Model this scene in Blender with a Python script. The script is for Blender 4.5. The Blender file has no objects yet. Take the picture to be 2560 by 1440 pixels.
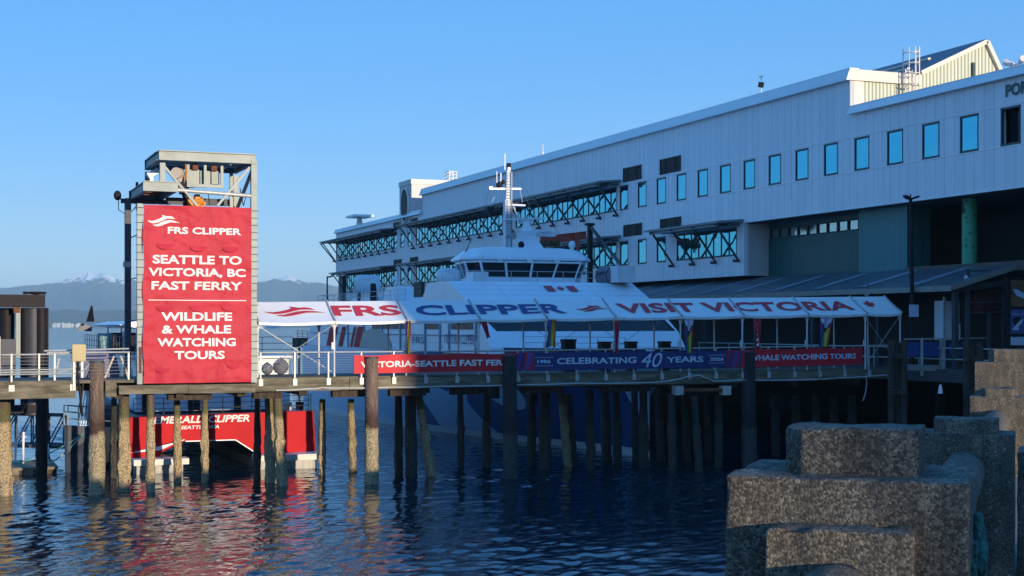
import bpy, bmesh, math, random
import numpy as np
from mathutils import Vector, Matrix, noise
R = math.radians
random.seed(7)
scn = bpy.context.scene
COL = scn.collection

# ------------------------------------------------------------------ camera
# world frame: x = along the walkway (to the right), y = along the pier building (away), z up, water at z = 0
F, HZ, EYE, AL = 3556.0, 813.0, 7.0, R(21.91)
ca, sa = math.cos(AL), math.sin(AL)
cam = bpy.data.objects.new('Camera', bpy.data.cameras.new('Camera')); COL.objects.link(cam)
cam.location = (0, 0, EYE); cam.rotation_euler = (R(90), 0, -AL)
cam.data.sensor_width = 36; cam.data.lens = 36 * F / 2560
cam.data.shift_y = (HZ - 720) / 2560
cam.data.clip_start = 0.1; cam.data.clip_end = 60000
scn.camera = cam
# ------------------------------------------------------------------ sky, sun, exposure
SUN_EL, SUN_HD = R(7.0), R(13.1)
s_dir = Vector((math.sin(SUN_HD) * math.cos(SUN_EL), -math.cos(SUN_HD) * math.cos(SUN_EL), math.sin(SUN_EL)))
wd = bpy.data.worlds.new('World'); scn.world = wd; wd.use_nodes = True
nt = wd.node_tree; nt.nodes.clear()
sky = nt.nodes.new('ShaderNodeTexSky'); sky.sky_type = 'NISHITA'; sky.sun_disc = False
sky.sun_elevation = SUN_EL; sky.sun_rotation = R(180) - SUN_HD
sky.air_density = 0.8; sky.dust_density = 0.0; sky.ozone_density = 4.9; sky.altitude = 0
bgn = nt.nodes.new('ShaderNodeBackground'); bgn.inputs[1].default_value = 0.125
won = nt.nodes.new('ShaderNodeOutputWorld')
gam = nt.nodes.new('ShaderNodeGamma'); gam.inputs[1].default_value = .25
hsv = nt.nodes.new('ShaderNodeHueSaturation'); hsv.inputs['Saturation'].default_value = 2.1; hsv.inputs['Value'].default_value = 3.0; hsv.inputs['Hue'].default_value = .527
nt.links.new(sky.outputs[0], gam.inputs[0]); nt.links.new(gam.outputs[0], hsv.inputs['Color']); nt.links.new(hsv.outputs[0], bgn.inputs[0])
nt.links.new(bgn.outputs[0], won.inputs[0])
sun = bpy.data.objects.new('Sun', bpy.data.lights.new('Sun', 'SUN')); COL.objects.link(sun)
sun.data.energy = 2.45; sun.data.angle = R(0.5); sun.data.color = (1.0, 0.84, 0.63)
sun.rotation_euler = (-s_dir).to_track_quat('-Z', 'Y').to_euler(); sun.location = (30, -60, 60)
scn.view_settings.view_transform = 'Standard'; scn.view_settings.look = 'None'
scn.view_settings.exposure = 0.93; scn.view_settings.gamma = 1.0
scn.cycles.max_bounces = 6; scn.cycles.diffuse_bounces = 3; scn.cycles.glossy_bounces = 4
scn.cycles.transparent_max_bounces = 8; scn.cycles.volume_bounces = 1
scn.cycles.caustics_reflective = False; scn.cycles.caustics_refractive = False

# ------------------------------------------------------------------ pixel of the photograph -> point on a known plane
def tt(px): return (px - 1280) / F
def PD(px, py, d):
    t = tt(px); return Vector((d * (t * ca + sa), d * (ca - t * sa), EYE - (py - HZ) / F * d))
def PY(px, py, y): return PD(px, py, y / (ca - tt(px) * sa))
def PX(px, py, x): return PD(px, py, x / (tt(px) * ca + sa))
def PZ(px, py, z): return PD(px, py, (EYE - z) * F / (py - HZ))
def CAM(X, D, z): return Vector((D * sa + X * ca, D * ca - X * sa, z))

# ------------------------------------------------------------------ object helpers
ORG = {}
def tag(o, label=None, cat=None, group=None, kind=None):
    if label: o['label'] = label
    if cat: o['category'] = cat
    if group: o['group'] = group
    if kind: o['kind'] = kind
    return o
def thing(name, label, cat, loc, group=None):
    o = bpy.data.objects.new(name, None); COL.objects.link(o)
    o.empty_display_size = 0.3; o.location = loc; ORG[o.name] = Vector(loc)
    return tag(o, label, cat, group)
class MB:
    def __init__(s): s.v = []; s.f = []; s.m = []; s.mi = 0
    def face(s, pts, flip=False):
        n = len(s.v); s.v += [tuple(p) for p in pts]
        ids = list(range(n, n + len(pts)))
        s.f.append(ids[::-1] if flip else ids); s.m.append(s.mi); return s
    def mesh(s, vs, fs):
        n = len(s.v); s.v += [tuple(p) for p in vs]
        for f in fs: s.f.append([i + n for i in f]); s.m.append(s.mi)
        return s
    def box(s, a, b):
        x0, y0, z0 = [min(a[i], b[i]) for i in range(3)]; x1, y1, z1 = [max(a[i], b[i]) for i in range(3)]
        return s.mesh([(x0,y0,z0),(x1,y0,z0),(x1,y1,z0),(x0,y1,z0),(x0,y0,z1),(x1,y0,z1),(x1,y1,z1),(x0,y1,z1)],
            [(0,3,2,1),(4,5,6,7),(0,1,5,4),(1,2,6,5),(2,3,7,6),(3,0,4,7)])
    def beam(s, p, q, w, h, up=(0,0,1)):
        p = Vector(p); q = Vector(q); d = (q - p).normalized(); u = Vector(up)
        if abs(d.dot(u)) > .98: u = Vector((0,1,0))
        r = d.cross(u).normalized() * (w / 2); u = r.cross(d).normalized() * (h / 2)
        vs = [p - r - u, p + r - u, p + r + u, p - r + u, q - r - u, q + r - u, q + r + u, q - r + u]
        return s.mesh(vs, [(0,1,2,3),(7,6,5,4),(0,4,5,1),(1,5,6,2),(2,6,7,3),(3,7,4,0)])
    def tube(s, pts, r, n=8, r2=None, caps=True):
        pts = [Vector(p) for p in pts]; k = len(pts); n0 = len(s.v)
        for i, p in enumerate(pts):
            d = (pts[min(i + 1, k - 1)] - pts[max(i - 1, 0)]).normalized()
            a = Vector((0,0,1)) if abs(d.z) < .9 else Vector((1,0,0))
            e1 = d.cross(a).normalized(); e2 = d.cross(e1)
            rr = r if r2 is None else r + (r2 - r) * i / (k - 1)
            for j in range(n):
                th = 2 * math.pi * j / n
                s.v.append(tuple(p + e1 * (rr * math.cos(th)) + e2 * (rr * math.sin(th))))
        for i in range(k - 1):
            for j in range(n):
                s.f.append([n0 + i*n + j, n0 + i*n + (j+1) % n, n0 + (i+1)*n + (j+1) % n, n0 + (i+1)*n + j]); s.m.append(s.mi)
        if caps:
            s.f.append([n0 + j for j in range(n)][::-1]); s.m.append(s.mi)
            s.f.append([n0 + (k-1)*n + j for j in range(n)]); s.m.append(s.mi)
        return s
    def ibeam(s, p, q, w, h, up=(0,0,1), t=.04):
        p = Vector(p); q = Vector(q); d = (q - p).normalized(); u = Vector(up)
        if abs(d.dot(u)) > .98: u = Vector((0,1,0))
        r = d.cross(u).normalized(); uu = r.cross(d).normalized()
        s.beam(p + uu*(h/2 - t/2), q + uu*(h/2 - t/2), w, t, up)
        s.beam(p - uu*(h/2 - t/2), q - uu*(h/2 - t/2), w, t, up)
        return s.beam(p, q, t, h - 2*t - .002, up)
    def prism(s, poly, axis, a, b):
        def pt(p, c):
            if axis == 'x': return (c, p[0], p[1])
            if axis == 'y': return (p[0], c, p[1])
            return (p[0], p[1], c)
        n = len(poly); vs = [pt(p, a) for p in poly] + [pt(p, b) for p in poly]
        fs = [list(range(n))[::-1], list(range(n, 2*n))] + [[i, (i+1) % n, n + (i+1) % n, n + i] for i in range(n)]
        return s.mesh(vs, fs)
    def loft(s, rings, closed=False, cap=True):
        n0 = len(s.v); n = len(rings[0])
        for r in rings: s.v += [tuple(p) for p in r]
        for i in range(len(rings) - 1):
            for j in range(n if closed else n - 1):
                s.f.append([n0+i*n+j, n0+i*n+(j+1) % n, n0+(i+1)*n+(j+1) % n, n0+(i+1)*n+j]); s.m.append(s.mi)
        if cap:
            s.f.append([n0+j for j in range(n)][::-1]); s.m.append(s.mi)
            s.f.append([n0+(len(rings)-1)*n+j for j in range(n)]); s.m.append(s.mi)
        return s
    def sphere(s, c, r, sc=(1,1,1), nu=12, nv=8):
        c = Vector(c); rings = []
        for i in range(nv + 1):
            ph = math.pi * i / nv - math.pi / 2
            rings.append([c + Vector((r*sc[0]*math.cos(ph)*math.cos(2*math.pi*j/nu), r*sc[1]*math.cos(ph)*math.sin(2*math.pi*j/nu), r*sc[2]*math.sin(ph))) for j in range(nu)])
        return s.loft(rings, True, False)
    def build(s, name, mats, parent=None, label=None, smooth=False, origin=None, fix=True):
        if not isinstance(mats, (list, tuple)): mats = [mats]
        va = np.array(s.v, dtype=float)
        if parent is not None: o0 = ORG[parent.name]
        elif origin is not None: o0 = Vector(origin)
        else:
            lo, hi = va.min(0), va.max(0); o0 = Vector(((lo[0]+hi[0])/2, (lo[1]+hi[1])/2, lo[2]))
        va = va - np.array(o0)
        me = bpy.data.meshes.new(name); me.from_pydata(va.tolist(), [], s.f)
        for m in mats: me.materials.append(m)
        if len(mats) > 1: me.polygons.foreach_set('material_index', s.m)
        if fix:
            bm = bmesh.new(); bm.from_mesh(me); bmesh.ops.recalc_face_normals(bm, faces=bm.faces); bm.to_mesh(me); bm.free()
        if smooth:
            me.polygons.foreach_set('use_smooth', [True]*len(me.polygons)); me.set_sharp_from_angle(angle=R(38))
        me.update()
        o = bpy.data.objects.new(name, me); COL.objects.link(o); ORG[o.name] = o0
        if parent is not None: o.parent = parent
        else: o.location = o0
        if label: o['label'] = label
        return o
def struct(mb, name, mat, smooth=False, fix=True):
    o = mb.build(name, mat, None, None, smooth, (0,0,0), fix); o['kind'] = 'structure'; return o

# ------------------------------------------------------------------ materials (all procedural)
def nodes(name):
    m = bpy.data.materials.new(name); m.use_nodes = True; t = m.node_tree
    return m, t, t.nodes['Principled BSDF']
def M(name, col, rough=.6, metal=0., var=.18, scale=1.2, stretch=(1,1,1), col2=None, bump=0., bscale=12., spec=.5, lo=.35, hi=.65, detail=6):
    m, t, b = nodes(name); N = t.nodes; L = t.links
    tc = N.new('ShaderNodeTexCoord'); mp = N.new('ShaderNodeMapping'); mp.inputs['Scale'].default_value = stretch
    L.new(tc.outputs['Object'], mp.inputs[0])
    n = N.new('ShaderNodeTexNoise'); n.inputs['Scale'].default_value = scale; n.inputs['Detail'].default_value = detail; n.inputs['Roughness'].default_value = .65
    L.new(mp.outputs[0], n.inputs['Vector'])
    cr = N.new('ShaderNodeValToRGB'); cr.color_ramp.elements[0].position = lo; cr.color_ramp.elements[1].position = hi
    c = Vector(col); c2 = Vector(col2) if col2 else c * (1 - var)
    cr.color_ramp.elements[0].color = (*c2, 1); cr.color_ramp.elements[1].color = (*c, 1)
    L.new(n.outputs[0], cr.inputs[0]); L.new(cr.outputs[0], b.inputs['Base Color'])
    b.inputs['Roughness'].default_value = rough; b.inputs['Metallic'].default_value = metal
    b.inputs['Specular IOR Level'].default_value = spec
    if bump:
        n2 = N.new('ShaderNodeTexNoise'); n2.inputs['Scale'].default_value = bscale; n2.inputs['Detail'].default_value = 8
        L.new(mp.outputs[0], n2.inputs['Vector'])
        bp = N.new('ShaderNodeBump'); bp.inputs['Strength'].default_value = bump; bp.inputs['Distance'].default_value = .05
        L.new(n2.outputs[0], bp.inputs['Height']); L.new(bp.outputs[0], b.inputs['Normal'])
    return m
def panel_mat(name, col, period, axis=1, line=.03, dark=.45, rough=.5, metal=0., rib=0., streak=.14):
    """painted sheet panels: upright joints every `period` metres along an axis, faint dirt runs, slight tone change per panel"""
    m, t, b = nodes(name); N = t.nodes; L = t.links
    tc = N.new('ShaderNodeTexCoord'); sp = N.new('ShaderNodeSeparateXYZ'); L.new(tc.outputs['Object'], sp.inputs[0])
    def math_(op, a, v=None):
        q = N.new('ShaderNodeMath'); q.operation = op; L.new(a, q.inputs[0])
        if v is not None:
            if hasattr(v, 'is_linked'): L.new(v, q.inputs[1])
            else: q.inputs[1].default_value = v
        return q.outputs[0]
    u = math_('DIVIDE', sp.outputs[axis], period)
    fr = math_('FRACT', u); fl = math_('FLOOR', u)
    ln = math_('LESS_THAN', fr, line / period)
    wn = N.new('ShaderNodeTexWhiteNoise'); wn.noise_dimensions = '1D'; L.new(fl, wn.inputs['W'])
    mp = N.new('ShaderNodeMapping'); mp.inputs['Scale'].default_value = (2.2, 2.2, .12); L.new(tc.outputs['Object'], mp.inputs[0])
    ns = N.new('ShaderNodeTexNoise'); ns.inputs['Scale'].default_value = 1.6; ns.inputs['Detail'].default_value = 7; L.new(mp.outputs[0], ns.inputs['Vector'])
    a = math_('MULTIPLY', wn.outputs['Value'], .09)
    s2 = math_('MULTIPLY', ns.outputs[0], streak * 2)
    su = math_('ADD', a, s2); f0 = math_('SUBTRACT', su, streak)
    l2 = math_('MULTIPLY', ln, dark); f1 = math_('ADD', f0, l2)
    mx = N.new('ShaderNodeMix'); mx.data_type = 'RGBA'; mx.clamp_factor = True
    mx.inputs[6].default_value = (*col, 1); mx.inputs[7].default_value = (*(Vector(col) * .25), 1)
    L.new(f1, mx.inputs[0]); L.new(mx.outputs[2], b.inputs['Base Color'])
    b.inputs['Roughness'].default_value = rough; b.inputs['Metallic'].default_value = metal
    if rib:
        w = math_('MULTIPLY', sp.outputs[axis], 2 * math.pi / rib); si = math_('SINE', w)
        bp = N.new('ShaderNodeBump'); bp.inputs['Strength'].default_value = .9; bp.inputs['Distance'].default_value = .05
        L.new(si, bp.inputs['Height']); L.new(bp.outputs[0], b.inputs['Normal'])
    return m
def pile_mat(name, top, mid, barn, zb, zm, fuzzy=.5):
    """pile: bare upper length, dark wet band, pale barnacle crust near the tide line (by height above the water)"""
    m, t, b = nodes(name); N = t.nodes; L = t.links
    ge = N.new('ShaderNodeNewGeometry'); sp = N.new('ShaderNodeSeparateXYZ'); L.new(ge.outputs['Position'], sp.inputs[0])
    n1 = N.new('ShaderNodeTexNoise'); n1.inputs['Scale'].default_value = 2.2; n1.inputs['Detail'].default_value = 6; L.new(ge.outputs['Position'], n1.inputs['Vector'])
    mul = N.new('ShaderNodeMath'); mul.operation = 'MULTIPLY_ADD'; L.new(n1.outputs[0], mul.inputs[0]); mul.inputs[1].default_value = fuzzy * 2; mul.inputs[2].default_value = -fuzzy
    ad = N.new('ShaderNodeMath'); ad.operation = 'ADD'; L.new(sp.outputs[2], ad.inputs[0]); L.new(mul.outputs[0], ad.inputs[1])
    mpv = N.new('ShaderNodeMapping'); mpv.inputs['Scale'].default_value = (7, 7, .8); L.new(ge.outputs['Position'], mpv.inputs[0])
    n2 = N.new('ShaderNodeTexNoise'); n2.inputs['Scale'].default_value = 1.5; n2.inputs['Detail'].default_value = 8; L.new(mpv.outputs[0], n2.inputs['Vector'])
    r1 = N.new('ShaderNodeValToRGB'); r1.color_ramp.elements[0].position = .3; r1.color_ramp.elements[1].position = .7
    r1.color_ramp.elements[0].color = (*(Vector(top) * .45), 1); r1.color_ramp.elements[1].color = (*top, 1); L.new(n2.outputs[0], r1.inputs[0])
    vo = N.new('ShaderNodeTexVoronoi'); vo.inputs['Scale'].default_value = 16; L.new(ge.outputs['Position'], vo.inputs['Vector'])
    n3 = N.new('ShaderNodeTexNoise'); n3.inputs['Scale'].default_value = 15; n3.inputs['Detail'].default_value = 8; L.new(ge.outputs['Position'], n3.inputs['Vector'])
    r2 = N.new('ShaderNodeValToRGB'); r2.color_ramp.elements[0].position = .36; r2.color_ramp.elements[1].position = .62
    r2.color_ramp.elements[0].color = (*(Vector(barn) * .42), 1); r2.color_ramp.elements[1].color = (*barn, 1); L.new(n3.outputs[0], r2.inputs[0])
    def step(z, w):
        q = N.new('ShaderNodeMapRange'); q.inputs[1].default_value = z - w; q.inputs[2].default_value = z + w; L.new(ad.outputs[0], q.inputs[0]); return q.outputs[0]
    mA = N.new('ShaderNodeMix'); mA.data_type = 'RGBA'; L.new(step(zb, .12), mA.inputs[0]); L.new(r2.outputs[0], mA.inputs[6])
    mA.inputs[7].default_value = (*mid, 1)
    mB = N.new('ShaderNodeMix'); mB.data_type = 'RGBA'; L.new(step(zm, .35), mB.inputs[0]); L.new(mA.outputs[2], mB.inputs[6]); L.new(r1.outputs[0], mB.inputs[7])
    L.new(mB.outputs[2], b.inputs['Base Color']); b.inputs['Roughness'].default_value = .75
    bp = N.new('ShaderNodeBump'); bp.inputs['Strength'].default_value = .8; bp.inputs['Distance'].default_value = .06
    L.new(vo.outputs['Distance'], bp.inputs['Height']); L.new(bp.outputs[0], b.inputs['Normal'])
    return m
def glass_mat(name, col, rough=.03, metal=1.):
    m, t, b = nodes(name); N = t.nodes; L = t.links
    b.inputs['Base Color'].default_value = (*col, 1); b.inputs['Metallic'].default_value = metal; b.inputs['Roughness'].default_value = rough
    tc = N.new('ShaderNodeTexCoord'); n = N.new('ShaderNodeTexNoise'); n.inputs['Scale'].default_value = .5; L.new(tc.outputs['Object'], n.inputs['Vector'])
    bp = N.new('ShaderNodeBump'); bp.inputs['Strength'].default_value = .16; bp.inputs['Distance'].default_value = .2
    L.new(n.outputs[0], bp.inputs['Height']); L.new(bp.outputs[0], b.inputs['Normal'])
    return m

W_WHITE = M('white_boat_paint', (.86,.88,.92), .35, var=.07, scale=.6)
W_WHITE2 = M('white_gear', (.74,.76,.78), .45, var=.12, scale=2)
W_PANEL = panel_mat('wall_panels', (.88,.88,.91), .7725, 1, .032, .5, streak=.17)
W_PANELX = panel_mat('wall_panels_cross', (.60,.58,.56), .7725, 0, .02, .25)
W_CORN = M('cornice_metal', (.90,.91,.90), .35, var=.06)
W_CREAM = M('cream_trim', (.80,.74,.66), .6, var=.05)
W_CORR = panel_mat('pale_green_corrugated', (.66,.70,.56), .26, 0, .11, .65, .5)
TEAL = M('dark_teal_steel', (.03,.075,.085), .5, var=.3)
TEALW = M('teal_frame', (.03,.075,.09), .5, var=.2)
GREENW = panel_mat('dark_green_ribbed', (.018,.12,.115), .18, 1, .06, .6, .45, streak=.2)
TEALBL = panel_mat('teal_ribbed', (.055,.25,.255), .13, 1, .05, .7, .45, streak=.3)
DARK = M('dark_interior', (.012,.014,.016), .8)
LOUV = M('dark_louvre', (.015,.022,.024), .6)
GLASS = glass_mat('sky_glass', (.085,.46,.60))
GLASSD = glass_mat('dark_glass', (.008,.014,.022), .08, 0.)
GLASSD.node_tree.nodes['Principled BSDF'].inputs['Specular IOR Level'].default_value = .16
ROOFM = panel_mat('grey_metal_roof', (.13,.16,.19), .95, 1, .06, .6, .4, .3, streak=.2)
ROOFD = panel_mat('dark_roof', (.10,.10,.13), 1.3, 0, .12, -.5, .45, .2)
GALV = M('grey_green_steel', (.29,.325,.31), .5, .1, var=.25, scale=1.6)
SHADEM = M('sunshade_paint', (.20,.25,.27), .5, .1, var=.25)
GALVD = M('dark_grey_steel', (.09,.09,.11), .6, .1, var=.3)
RUST = M('rusty_steel', (.22,.07,.03), .8, var=.5, scale=5, bump=.2)
BLACKS = M('black_steel', (.014,.014,.019), .6, .0, col2=(.032,.018,.013), scale=1.5, lo=.3, hi=.55, spec=.2)
RAILW = M('pale_galvanised_rail', (.55,.55,.52), .45, .2, var=.25, scale=3)
CABLE = M('rail_cable', (.35,.36,.36), .5, .3)
TIMBER = M('weathered_timber', (.26,.22,.15), .85, stretch=(.5,3,3), col2=(.07,.06,.035), scale=1.4, bump=.5, bscale=9)
TIMBERD = M('dark_timber', (.085,.062,.048), .9, stretch=(3,3,.4), col2=(.03,.022,.018), scale=2, bump=.5, bscale=10)
DECKM = M('deck_boards', (.20,.18,.14), .85, stretch=(.3,4,1), col2=(.10,.09,.07), scale=2, bump=.3)
REDC = M('red_banner_vinyl', (.60,.04,.062), .55, spec=.2, var=.12, scale=.8, bump=1., bscale=1.9)
REDC.node_tree.nodes['Bump'].inputs['Distance'].default_value = .11
REDD = M('red_fence_banner', (.66,.03,.045), .55, spec=.2, var=.08, bump=.2, bscale=4)
BLUEB = M('navy_fence_banner', (.02,.035,.16), .5, var=.15, bump=.2, bscale=4)
VIOL = M('violet_stripe', (.10,.05,.26), .5, var=.1)
TXTW = M('white_print', (.86,.84,.80), .55, var=.03)
TXTB = M('pale_blue_print', (.55,.66,.82), .55, var=.03)
TXTR = M('red_print', (.55,.03,.05), .55, var=.05)
TXTN = M('navy_print', (.03,.06,.22), .55, var=.05)
TXTG = M('green_letters', (.02,.10,.09), .5)
TENT = M('white_tent_vinyl', (.84,.83,.82), .5, var=.06, scale=.9, bump=.5, bscale=1.8)
TENTE = M('tent_seam', (.42,.43,.44), .5)
HULLB = M('navy_hull', (.015,.04,.12), .3, var=.2, scale=.5)
HULLL = M('pale_blue_hull', (.24,.37,.52), .35, var=.12, scale=.5)
BOOT = M('boot_stripe', (.55,.58,.6), .5, var=.15)
BOATRED = M('red_boat_paint', (.58,.006,.014), .5, spec=.12, var=.12, scale=.5)
BEIGE = M('beige_paint', (.62,.53,.45), .6, var=.1)
BOXT = M('tan_box', (.55,.44,.22), .6, var=.08)
CRANER = M('red_crane_paint', (.52,.075,.05), .5, var=.25)
ORANGE = M('orange_paint', (.75,.26,.015), .5, var=.3, scale=4)
BLUEP = M('blue_panel', (.03,.07,.26), .6, var=.1)
NETM = M('red_brown_net', (.13,.035,.04), .9, stretch=(5,5,1), var=.5, scale=3, bump=.6)
BRONZE = M('verdigris_bronze', (.06,.27,.23), .75, col2=(.018,.05,.045), scale=34, bump=.8, bscale=60)
BRICK = M('brick', (.30,.16,.11), .85, var=.25)
CONC = M('grey_concrete', (.34,.33,.31), .85, var=.2, bump=.2)
FLOATM = M('float_planks', (.30,.25,.17), .85, var=.4, scale=2)
ROPEG = M('green_rope', (.05,.45,.34), .8, col2=(.5,.6,.55), scale=6, lo=.48, hi=.52)
ROPEW = M('pale_conduit', (.55,.56,.55), .6)
GREYB = M('grey_buoy', (.20,.20,.25), .6, var=.2)
ASPH = M('promenade_concrete', (.30,.29,.27), .9, var=.2, bump=.2)
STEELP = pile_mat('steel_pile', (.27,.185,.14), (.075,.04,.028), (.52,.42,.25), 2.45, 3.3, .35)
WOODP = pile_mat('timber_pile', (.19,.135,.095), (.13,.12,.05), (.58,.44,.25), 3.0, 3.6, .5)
WOODD = pile_mat('shaded_timber_pile', (.05,.042,.036), (.03,.028,.022), (.085,.075,.058), 2.2, 3.1, .6)  # darker copy of the timber pile, shade put into its colour
STEELD = pile_mat('shaded_steel_pile', (.045,.042,.044), (.02,.018,.018), (.10,.095,.085), 2.0, 2.9, .3)  # steel pile darkened in its colour for the piles in shade

def water_mat():
    m, t, b = nodes('sea_water'); N = t.nodes; L = t.links
    b.inputs['Base Color'].default_value = (.005,.019,.032, 1); b.inputs['Roughness'].default_value = .04; b.inputs['IOR'].default_value = 1.6
    ge = N.new('ShaderNodeNewGeometry')
    h = None
    for sc, st, amp in ((3.2, (1.,1.6,1), .07), (.28, (.7,1.3,1), .30), (.05, (.5,1.4,1), .7)):
        mp = N.new('ShaderNodeMapping'); mp.inputs['Scale'].default_value = st; mp.inputs['Rotation'].default_value = (0,0,AL)
        L.new(ge.outputs['Position'], mp.inputs[0])
        n = N.new('ShaderNodeTexNoise'); n.inputs['Scale'].default_value = sc; n.inputs['Detail'].default_value = 3; L.new(mp.outputs[0], n.inputs['Vector'])
        k = N.new('ShaderNodeMath'); k.operation = 'MULTIPLY'; k.inputs[1].default_value = amp; L.new(n.outputs[0], k.inputs[0])
        if h is None: h = k.outputs[0]
        else:
            q = N.new('ShaderNodeMath'); q.operation = 'ADD'; L.new(h, q.inputs[0]); L.new(k.outputs[0], q.inputs[1]); h = q.outputs[0]
    sp = N.new('ShaderNodeSeparateXYZ'); L.new(ge.outputs['Position'], sp.inputs[0])
    mr = N.new('ShaderNodeMapRange'); mr.inputs[1].default_value = 85; mr.inputs[2].default_value = 190; mr.inputs[3].default_value = .5; mr.inputs[4].default_value = .10; L.new(sp.outputs[1], mr.inputs[0])
    m2 = N.new('ShaderNodeMapRange'); m2.inputs[1].default_value = 95; m2.inputs[2].default_value = 260; m2.inputs[3].default_value = .03; m2.inputs[4].default_value = .10; L.new(sp.outputs[1], m2.inputs[0]); L.new(m2.outputs[0], b.inputs['Roughness'])
    bp = N.new('ShaderNodeBump'); bp.inputs['Distance'].default_value = .35; L.new(mr.outputs[0], bp.inputs['Strength'])
    L.new(h, bp.inputs['Height']); L.new(bp.outputs[0], b.inputs['Normal'])
    return m
WATER = water_mat()
def aggregate_mat():
    m, t, b = nodes('exposed_aggregate_concrete'); N = t.nodes; L = t.links
    tc = N.new('ShaderNodeTexCoord')
    v1 = N.new('ShaderNodeTexVoronoi'); v1.inputs['Scale'].default_value = 112; L.new(tc.outputs['Object'], v1.inputs['Vector'])
    v2 = N.new('ShaderNodeTexVoronoi'); v2.inputs['Scale'].default_value = 38; L.new(tc.outputs['Object'], v2.inputs['Vector'])
    cr = N.new('ShaderNodeValToRGB'); e = cr.color_ramp.elements
    e[0].position = 0; e[0].color = (.07,.06,.048,1); e[1].position = 1; e[1].color = (.34,.29,.21,1)
    x = e.new(.3); x.color = (.10,.08,.062,1); x = e.new(.62); x.color = (.18,.15,.11,1); x = e.new(.9); x.color = (.28,.235,.17,1)
    sx = N.new('ShaderNodeSeparateColor'); L.new(v1.outputs['Color'], sx.inputs[0]); L.new(sx.outputs[0], cr.inputs[0])
    sx2 = N.new('ShaderNodeSeparateColor'); L.new(v2.outputs['Color'], sx2.inputs[0])
    gt = N.new('ShaderNodeMath'); gt.operation = 'GREATER_THAN'; gt.inputs[1].default_value = .955; L.new(sx2.outputs[1], gt.inputs[0])
    lt = N.new('ShaderNodeMath'); lt.operation = 'LESS_THAN'; lt.inputs[1].default_value = .38; L.new(v2.outputs['Distance'], lt.inputs[0])
    an = N.new('ShaderNodeMath'); an.operation = 'MULTIPLY'; L.new(gt.outputs[0], an.inputs[0]); L.new(lt.outputs[0], an.inputs[1])
    cr2 = N.new('ShaderNodeValToRGB'); cr2.color_ramp.elements[0].color = (.30,.23,.12,1); cr2.color_ramp.elements[1].color = (.50,.47,.42,1); L.new(sx2.outputs[0], cr2.inputs[0])
    mx = N.new('ShaderNodeMix'); mx.data_type = 'RGBA'; L.new(an.outputs[0], mx.inputs[0]); L.new(cr.outputs[0], mx.inputs[6]); L.new(cr2.outputs[0], mx.inputs[7])
    nz = N.new('ShaderNodeTexNoise'); nz.inputs['Scale'].default_value = 5; nz.inputs['Detail'].default_value = 5; L.new(tc.outputs['Object'], nz.inputs['Vector'])
    mr = N.new('ShaderNodeMapRange'); mr.inputs[1].default_value = .3; mr.inputs[2].default_value = .7; mr.inputs[3].default_value = .72; mr.inputs[4].default_value = 1.12; L.new(nz.outputs[0], mr.inputs[0])
    mps = N.new('ShaderNodeMapping'); mps.inputs['Scale'].default_value = (9, 9, 1.6); L.new(tc.outputs['Object'], mps.inputs[0])
    ns = N.new('ShaderNodeTexNoise'); ns.inputs['Scale'].default_value = 1; ns.inputs['Detail'].default_value = 6; L.new(mps.outputs[0], ns.inputs['Vector'])
    ms = N.new('ShaderNodeMapRange'); ms.inputs[1].default_value = .42; ms.inputs[2].default_value = .62; ms.inputs[3].default_value = .62; ms.inputs[4].default_value = 1.0; L.new(ns.outputs[0], ms.inputs[0])
    mm = N.new('ShaderNodeMath'); mm.operation = 'MULTIPLY'; L.new(mr.outputs[0], mm.inputs[0]); L.new(ms.outputs[0], mm.inputs[1])
    mu = N.new('ShaderNodeMix'); mu.data_type = 'RGBA'; mu.blend_type = 'MULTIPLY'; mu.inputs[0].default_value = 1
    L.new(mx.outputs[2], mu.inputs[6]); L.new(mm.outputs[0], mu.inputs[7]); L.new(mu.outputs[2], b.inputs['Base Color'])
    b.inputs['Roughness'].default_value = .8
    bp = N.new('ShaderNodeBump'); bp.inputs['Strength'].default_value = 1.; bp.inputs['Distance'].default_value = .0035; bp.invert = True
    n9 = N.new('ShaderNodeTexNoise'); n9.inputs['Scale'].default_value = 260; n9.inputs['Detail'].default_value = 4; L.new(tc.outputs['Object'], n9.inputs['Vector'])
    hh = N.new('ShaderNodeMath'); hh.operation = 'MULTIPLY_ADD'; hh.inputs[1].default_value = -.8; L.new(n9.outputs[0], hh.inputs[0]); L.new(v1.outputs['Distance'], hh.inputs[2])
    L.new(hh.outputs[0], bp.inputs['Height']); L.new(bp.outputs[0], b.inputs['Normal'])
    return m
AGG = aggregate_mat()

# ------------------------------------------------------------------ lettering and emblems
def text_geo(body, bold=.018, shear=0., space=1.0):
    cu = bpy.data.curves.new('lettering', 'FONT'); cu.body = body; cu.size = 1; cu.offset = bold; cu.shear = shear; cu.space_character = space; cu.resolution_u = 3
    ob = bpy.data.objects.new('lettering_tmp', cu); COL.objects.link(ob)
    dg = bpy.context.evaluated_depsgraph_get(); dg.update()
    me = bpy.data.meshes.new_from_object(ob.evaluated_get(dg))
    v = np.array([tuple(p.co) for p in me.vertices])[:, :2]; f = [list(p.vertices) for p in me.polygons]
    bpy.data.objects.remove(ob); bpy.data.curves.remove(cu); bpy.data.meshes.remove(me)
    lo, hi = v.min(0), v.max(0)
    return (v - lo) / (hi - lo), f
def put_text(mb, body, fn, bold=.018, shear=0., space=1.0):
    v, f = text_geo(body, bold, shear, space); mb.mesh([fn(a, b) for a, b in v], f); return mb
def put_poly(mb, pts, fn): mb.face([fn(a, b) for a, b in pts]); return mb
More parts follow.
